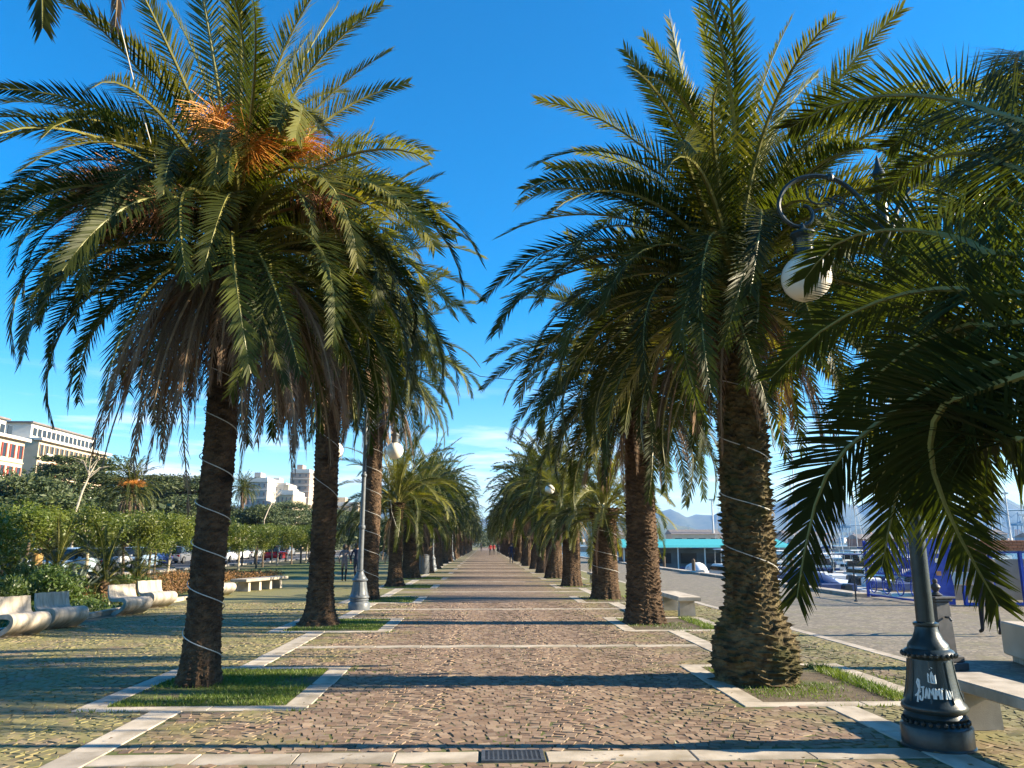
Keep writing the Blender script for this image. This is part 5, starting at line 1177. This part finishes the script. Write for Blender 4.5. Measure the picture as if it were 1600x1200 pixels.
# ------------------------------------------------------------------ marina
M_GEL = mat('gelcoat', (.78, .78, .76), (.72, .72, .70), scale=1, rough=.25, rnd=.08); M_NAVY = mat('canvas_navy', (.02, .05, .16), (.015, .04, .12)); M_HBLUE = mat('hull_blue', (.03, .07, .2), rough=.25); M_TEAL = mat('canvas_teal', (.05, .38, .42), (.04, .33, .37)); M_OUT = mat('outboard', (.02, .02, .022), rough=.3); M_MAST = mat('mast_alloy', (.55, .56, .58), metal=.5, rough=.4); M_RED = mat('fender_red', (.5, .04, .03)); M_WOOD = mat('dock_wood', (.28, .24, .2), (.2, .17, .14), scale=3)
def hull_mb(L_, B_, fb):
    st = []; V = []; Fc = []; N_ = 9
    for i in range(N_):
        u = i / (N_ - 1); hb = B_ / 2 * (1 - max(0, (u - .35) / .65) ** 2.2) * (.9 + .1 * min(1, u * 4)); hb = max(hb, .02); sh_ = fb * (1 + .35 * u * u); y = (u - .5) * L_ + (0)
        V += [(-hb, y + .25 * u, sh_), (-hb * .92, y, sh_ * .45), (-hb * .6, y - .15 * u, -.22), (hb * .6, y - .15 * u, -.22), (hb * .92, y, sh_ * .45), (hb, y + .25 * u, sh_)]
    for i in range(N_ - 1):
        for j in range(5): Fc.append((i * 6 + j, (i + 1) * 6 + j, (i + 1) * 6 + j + 1, i * 6 + j + 1))
        Fc.append((i * 6 + 5, (i + 1) * 6 + 5, (i + 1) * 6, i * 6))
    Fc += [(0, 1, 2, 3, 4, 5), tuple((N_ - 1) * 6 + j for j in (5, 4, 3, 2, 1, 0))]
    return MB().add(V, Fc)
def boat(kind, x, y, rz, s, label, hullm=None, cover=None):
    t = empty('sailing_boat' if kind == 'sail' else 'motor_boat', (x, y, -1.2), rz); tag(t, label, 'boat', 'boats moored in the marina'); t.scale = (s, s, s)
    L_, B_, fb = (9.5, 3.0, 1.0) if kind == 'sail' else (6.2, 2.3, .8)
    hull_mb(L_, B_, fb).build('hull', hullm or M_GEL, t, True)
    MB().tube([(B_ * .49, -L_ * .45, fb * .78), (B_ * .48, 0, fb * .9), (B_ * .30, L_ * .3, fb * 1.15), (.02, L_ * .52, fb * 1.3), (-B_ * .30, L_ * .3, fb * 1.15), (-B_ * .48, 0, fb * .9), (-B_ * .49, -L_ * .45, fb * .78)], .05, 5).build('rub_rail', M_NAVY if hullm is None else M_GEL, t)
    if kind == 'sail':
        MB().box((0, .4, fb + .32), (B_ * .55, L_ * .42, .5), taper=.82, bev=.05).build('cabin', M_GEL, t); MB().box((0, .4, fb + .36), (B_ * .535, L_ * .30, .16), bev=.02).build('cabin_window', M_CGL, t)
        m_ = MB().tube([(0, .9, fb), (0, .9, 13)], [.09, .06], 8).build('mast', M_MAST, t); MB().tube([(-.8, .9, 6.5), (.8, .9, 6.5)], .03, 5).tube([(-.6, .9, 9.8), (.6, .9, 9.8)], .03, 5).build('spreader', M_MAST, m_)
        MB().tube([(0, .8, fb + 1.4), (0, -3.4, fb + 1.35)], .06, 6).build('boom', M_MAST, t); MB().tube([(0, .7, fb + 1.55), (0, -1.5, fb + 1.52), (0, -3.3, fb + 1.45)], [.2, .17, .1], 8).build('sail_cover', cover or M_NAVY, t)
        MB().tube([(0, .9, 12.9), (0, L_ * .52, fb * 1.35)], .025, 4).tube([(0, .9, 12.9), (0, -L_ * .48, fb)], .02, 4).tube([(0, .9, 12.9), (B_ * .46, .5, fb)], .02, 4).tube([(0, .9, 12.9), (-B_ * .46, .5, fb)], .02, 4).build('rigging', M_MAST, t)
    elif kind == 'cruiser':
        MB().box((0, .6, fb + .35), (B_ * .74, L_ * .42, .6), taper=.86, bev=.06).build('cabin', M_GEL, t); MB().box((0, .62, fb + .44), (B_ * .73, L_ * .36, .22), taper=.96, bev=.02).build('cabin_window', M_CGL, t)
        MB().prism([(-.85, fb + .5), (.85, fb + .5), (.7, fb + 1.0), (-.7, fb + 1.0)], -.55, -.45).build('windscreen', M_CGL, t)
        if cover: MB().tube([(0, -.3, fb + 1.35), (0, -1.6, fb + 1.4), (0, -2.5, fb + 1.3)], .0, 3)
        MB().box((0, -1.4, fb + 1.38), (B_ * .8, L_ * .34, .07), taper=.94, bev=.02).build('canopy', cover or M_NAVY, t)
        for sx in (-1, 1): [MB().tube([(sx * B_ * .38, q, fb * .8), (sx * B_ * .36, q, fb + 1.36)], .02, 5).build('canopy_pole', M_MAST, t) for q in (-2.2, -.6)]
    else:
        MB().prism([(-B_ * .36, fb * 1.02), (B_ * .36, fb * 1.02), (B_ * .3, fb * 1.02 + .45), (-B_ * .3, fb * 1.02 + .45)], .5, .56).build('windscreen', M_CGL, t)
        MB().box((0, .1, fb * .9 + .25), (.55, .6, .5), bev=.05).build('console', M_GEL, t)
        if cover: MB().tube([(0, -2.2, fb * .75), (0, -1, fb * .95), (0, .9, fb * 1.0), (0, 2.0, fb * .95)], [B_ * .26, B_ * .32, B_ * .36, B_ * .15], 14).build('tarpaulin', cover, t, True)
    MB().prism([(-B_ * .36, 0), (B_ * .36, 0), (B_ * .33, .03), (-B_ * .33, .03)], -L_ * .44, -L_ * .06).build('cockpit_floor', M_WOOD, t, loc=(0, 0, fb * 1.03))
    for q in (-.40, -.16): MB().box((0, L_ * q, fb * 1.03 + .17), (B_ * .62, .42, .30), bev=.04).build('seat', M_NAVY if hullm is None else M_GEL, t)
    if kind != 'sail':
        MB().box((0, -L_ * .5 - .18, fb * .75 + .3), (.34, .42, .55), taper=.8, bev=.06).box((0, -L_ * .5 - .2, .1), (.14, .2, .9), bev=.02).build('outboard_motor', M_OUT, t)
    for sx, yy in ((-1, -1.2), (1, .2), (1, -1.8)): MB().lathe([(.02, .1), (.11, .2), (.11, .55), (.02, .65)], 8, (sx * B_ * .54, yy, 0)).build('fender', M_RED if (int(x * 7) % 3 == 0) else M_WHITE, t, True)
    return t
rs_ = random.Random(41)
rows = [(36, 14.8, 23, 2.75, ('open', 'open', 'cruiser')), (47, 15, 33, 2.8, ('cruiser', 'open', 'cruiser')), (60, 16, 40, 3.1, ('cruiser', 'cruiser', 'open')), (78, 18, 52, 3.6, ('cruiser', 'sail', 'cruiser')), (98, 22, 64, 4.2, ('sail', 'cruiser', 'sail')), (126, 26, 84, 5.0, ('sail', 'sail', 'cruiser'))]
rown = ['nearest', 'second', 'third', 'fourth', 'fifth', 'farthest']
for ri, (Y, x0, x1, dx, kinds) in enumerate(rows):
    x = x0; i = 0
    while x < x1:
        kd = kinds[rs_.randrange(3)]; cv = rs_.choice((None, None, M_NAVY, M_WHITE, M_WHITE, M_TEAL if kd == 'sail' else None)); hm = M_HBLUE if rs_.random() < .15 else None
        cn = {None: '', M_NAVY: 'navy cover, ', M_WHITE: 'white cover, ', M_TEAL: 'teal cover, '}[cv]
        nm = {'open': 'open motor boat', 'cruiser': 'cabin motor boat', 'sail': 'sailing boat with tall mast'}[kd]
        boat(kd, x, Y + rs_.uniform(-.6, .6), R(rs_.choice((0, 0, 180)) + rs_.uniform(-7, 7)), rs_.uniform(.88, 1.15), '%s %s, %s%s from left in the %s mooring row' % ('blue' if hm else 'white', nm, cn, ORD[i], rown[ri]), hm, cv)
        x += dx * rs_.uniform(.9, 1.12); i += 1
    pn = empty('pontoon', ((x0 + x1) / 2, Y + 4.6 + (2 if ri > 2 else 0), -1.2)); tag(pn, 'wooden mooring pontoon behind the %s row of boats' % rown[ri], 'pontoon', 'mooring pontoons')
    d0 = None
    W_ = x1 - x0 + 4; MB().box((0, 0, .1), (W_, 1.3, .4)).build('float', M_CONC, pn); nb = min(40, int(W_ / .9))
    for q in range(nb):
        if d0 is None: o = d0 = MB().box((0, 0, 0), (W_ / nb - .02, 1.5, .06)).build('plank', M_WOOD, pn)
        else: o = d0.copy(); col.objects.link(o)
        o.location = (-W_ / 2 + (q + .5) * W_ / nb, 0, .34)
    for q in range(4): MB().lathe([(.12, -1.5), (.12, 1.8), (.02, 1.9)], 10, (-W_ / 2 + 1 + q * (W_ - 2) / 3, .85, 0)).build('pile', M_BARK, pn)
t = empty('dock_pavilion', (19.5, 72, -1.2)); tag(t, 'long floating pavilion with turquoise roof beside the palms', 'pavilion')
MB().box((0, 0, .15), (15, 6, .5)).build('float', M_CONC, t); MB().prism([(-3.4, 2.55), (3.4, 2.55), (3.2, 2.75), (0, 3.3), (-3.2, 2.75)], -7.6, 7.6).build('roof', M_TEAL, t, rz=R(90)); MB().box((0, .3, 1.4), (13.6, 4.4, 2.1)).build('cabin', mat('pavilion_wall', (.16, .17, .18), (.1, .11, .12), scale=1), t)
for q in range(6): MB().box((-5.8 + q * 2.3, -1.92, 1.6), (1.4, .08, .9)).build('window', M_DGL, t); 
for q in range(7): MB().box((-7.2 + q * 2.4, -2.9, 1.4), (.1, .1, 2.3)).build('post', M_WHITE, t)
# harbour mole with sheds, masts and cranes across the water
tag(MB().box((330, 330, -1.0), (620, 60, 3.2)).build('breakwater', mat('mole_stone', (.28, .26, .23), (.2, .185, .165), scale=.3, rough=.9)), 'long stone harbour mole across the water', 'mole')
rs_ = random.Random(13); shc = [M_WSTU, M_CREAM, mat('shed_brick', (.30, .15, .10)), mat('shed_blue', (.18, .3, .42)), mat('shed_grey', (.4, .4, .4))]; shn = ['white', 'cream', 'brick-red', 'blue', 'grey']
for i in range(16):
    X_ = 62 + i * 26 + rs_.uniform(-5, 5); W_ = rs_.uniform(13, 24); H_ = rs_.uniform(3, 5.5); k_ = rs_.randrange(5); t = empty('harbour_shed', (X_, 335, .6)); tag(t, '%s harbour shed, %s from left on the far mole' % (shn[k_], ORD[i]), 'shed', 'sheds on the mole')
    MB().box((0, 0, H_ / 2), (W_, 12, H_)).build('wall', shc[k_], t); MB().prism([(-6.6, H_), (6.6, H_), (0, H_ + 2)], -W_ / 2 - .4, W_ / 2 + .4).build('roof', M_ROOF, t, rz=R(90))
    for q in range(4): MB().box((-W_ / 2 + (q + .5) * W_ / 4, -6.05, H_ * .5), (W_ / 7, .12, H_ * .35)).build('window', M_DGL, t)
M_CRB = mat('crane_blue', (.25, .40, .55), (.2, .34, .48)); M_CRW = mat('crane_white', (.6, .62, .62))
def gantry(px, pyt, Y, m_, label):
    a = at_y(px, pyt, Y); h = a.z; t = empty('harbour_crane', (a.x, Y, -.2)); tag(t, label, 'crane', 'harbour cranes')
    for sx in (-1, 1):
        for sy in (-1, 1): MB().tube([(sx * h * .16, sy * h * .12, 0), (sx * h * .13, sy * h * .10, h * .62)], h * .016, 4).build('leg', m_, t)
        MB().tube([(sx * h * .16, -h * .12, h * .25), (sx * h * .16, h * .12, h * .25)], h * .012, 4).build('brace', m_, t)
    MB().box((0, 0, h * .64), (h * .34, h * .26, h * .06)).build('portal', m_, t); MB().tube([(-h * .5, 0, h * .70), (h * .62, 0, h * .70)], h * .018, 4).build('boom', m_, t)
    MB().tube([(-h * .05, 0, h * .66), (0, 0, h * 1.0), (h * .05, 0, h * .66)], h * .012, 4).build('apex_frame', m_, t); MB().tube([(0, 0, h * .99), (h * .55, 0, h * .70)], h * .006, 4).tube([(0, 0, h * .99), (-h * .46, 0, h * .70)], h * .006, 4).build('stay', m_, t); MB().box((h * .1, 0, h * .72), (h * .12, h * .08, h * .06)).build('machinery_house', M_CRW, t)
for px, pyt, Y, m_, lb in ((1318, 806, 620, M_CRB, 'blue harbour crane behind the sailing masts'), (1276, 812, 640, M_CRB, 'blue harbour crane left of its neighbour'), (1552, 772, 520, M_CRB, 'tall pale blue harbour crane above the brick shelter'), (1228, 818, 700, M_CRW, 'small white harbour crane right of the mossy trunk'), (1590, 800, 560, M_CRB, 'harbour crane at the right frame edge'), (1075, 820, 640, M_CRB, 'harbour crane behind the short yellowing palm')): gantry(px, pyt, Y, m_, lb)
for px, pyt, Y, lb in ((1570, 770, 330, 'tall white floodlight mast right of the crane'), (1598, 804, 330, 'shorter floodlight mast at right frame edge'), (1112, 780, 330, 'floodlight mast left of the mossy trunk')):
    a = at_y(px, pyt, Y); t = empty('floodlight_mast', (a.x, Y, .6)); tag(t, lb, 'mast', 'harbour floodlight masts'); MB().tube([(0, 0, 0), (0, 0, a.z - .6)], [.5, .28], 8).build('pole', M_CRW, t); MB().box((0, 0, a.z - .8), (2.6, .8, .7)).build('lamp_head', M_CRW, t)
# far shore houses, too many and too small to count
rs = np.random.RandomState(2); mb = MB()
for i in range(420):
    a = rs.uniform(-.05, .75); d = 2650 + 330 * rs.rand() ** 1.5; w_ = rs.uniform(9, 24); h_ = rs.uniform(7, 16); zz_ = (d - 2600) * .11
    mb.box((math.sin(a) * d, math.cos(a) * d, zz_ + h_ / 2 - 8), (w_, w_ * .8, h_ + 8), int(rs.randint(3)), rs.uniform(0, 3))
tag(mb.build('far_town', [M_WSTU, M_CREAM, M_PINK]), 'pale houses of the far town along the foot of the hills', 'town', kind='stuff')
# far wood behind the left buildings and past the end of the walk
pads = []; rs_ = random.Random(31)
for i in range(230):
    Y = rs_.uniform(70, 420); X_ = rs_.uniform(-120, -48) if i % 3 else rs_.uniform(-48, -36)
    if X_ < -68 and Y < 240: continue
    pads.append((X_, Y, rs_.uniform(1.5, 4.5), rs_.uniform(3, 5), rs_.uniform(3, 5), rs_.uniform(2, 3.6), 240))
for i in range(60): pads.append((rs_.uniform(-40, 12), rs_.uniform(330, 420), rs_.uniform(2, 7), 5, 5, 4, 260))
for i in range(50): pads.append((rs_.uniform(-14, -8), rs_.uniform(85, 330), rs_.uniform(1, 3), 3, 3, 2, 200))
tag(np_mesh('far_wood', *leaf_cloud(pads, .42, 3, .5), M_LEAF_CED), 'dark green mass of far trees behind the road and at the end of the walk', 'wood', kind='stuff')
# ------------------------------------------------------------------ haze
hz = MB().box((0, 4100, 199), (13600, 10400, 402.4)).build('haze', mat('haze_tmp', (1, 1, 1)))
mh = bpy.data.materials.new('haze_air'); mh.use_nodes = True; n = mh.node_tree.nodes; n.clear(); o_ = n.new('ShaderNodeOutputMaterial'); pvn = n.new('ShaderNodeVolumePrincipled')
pvn.inputs['Color'].default_value = (.30, .55, 1, 1); pvn.inputs['Density'].default_value = 1.0e-4; pvn.inputs['Anisotropy'].default_value = .2
mh.node_tree.links.new(pvn.outputs[0], o_.inputs['Volume']); hz.data.materials.clear(); hz.data.materials.append(mh); tag(hz, 'thin bluish sea air over the harbour', 'haze', kind='stuff')
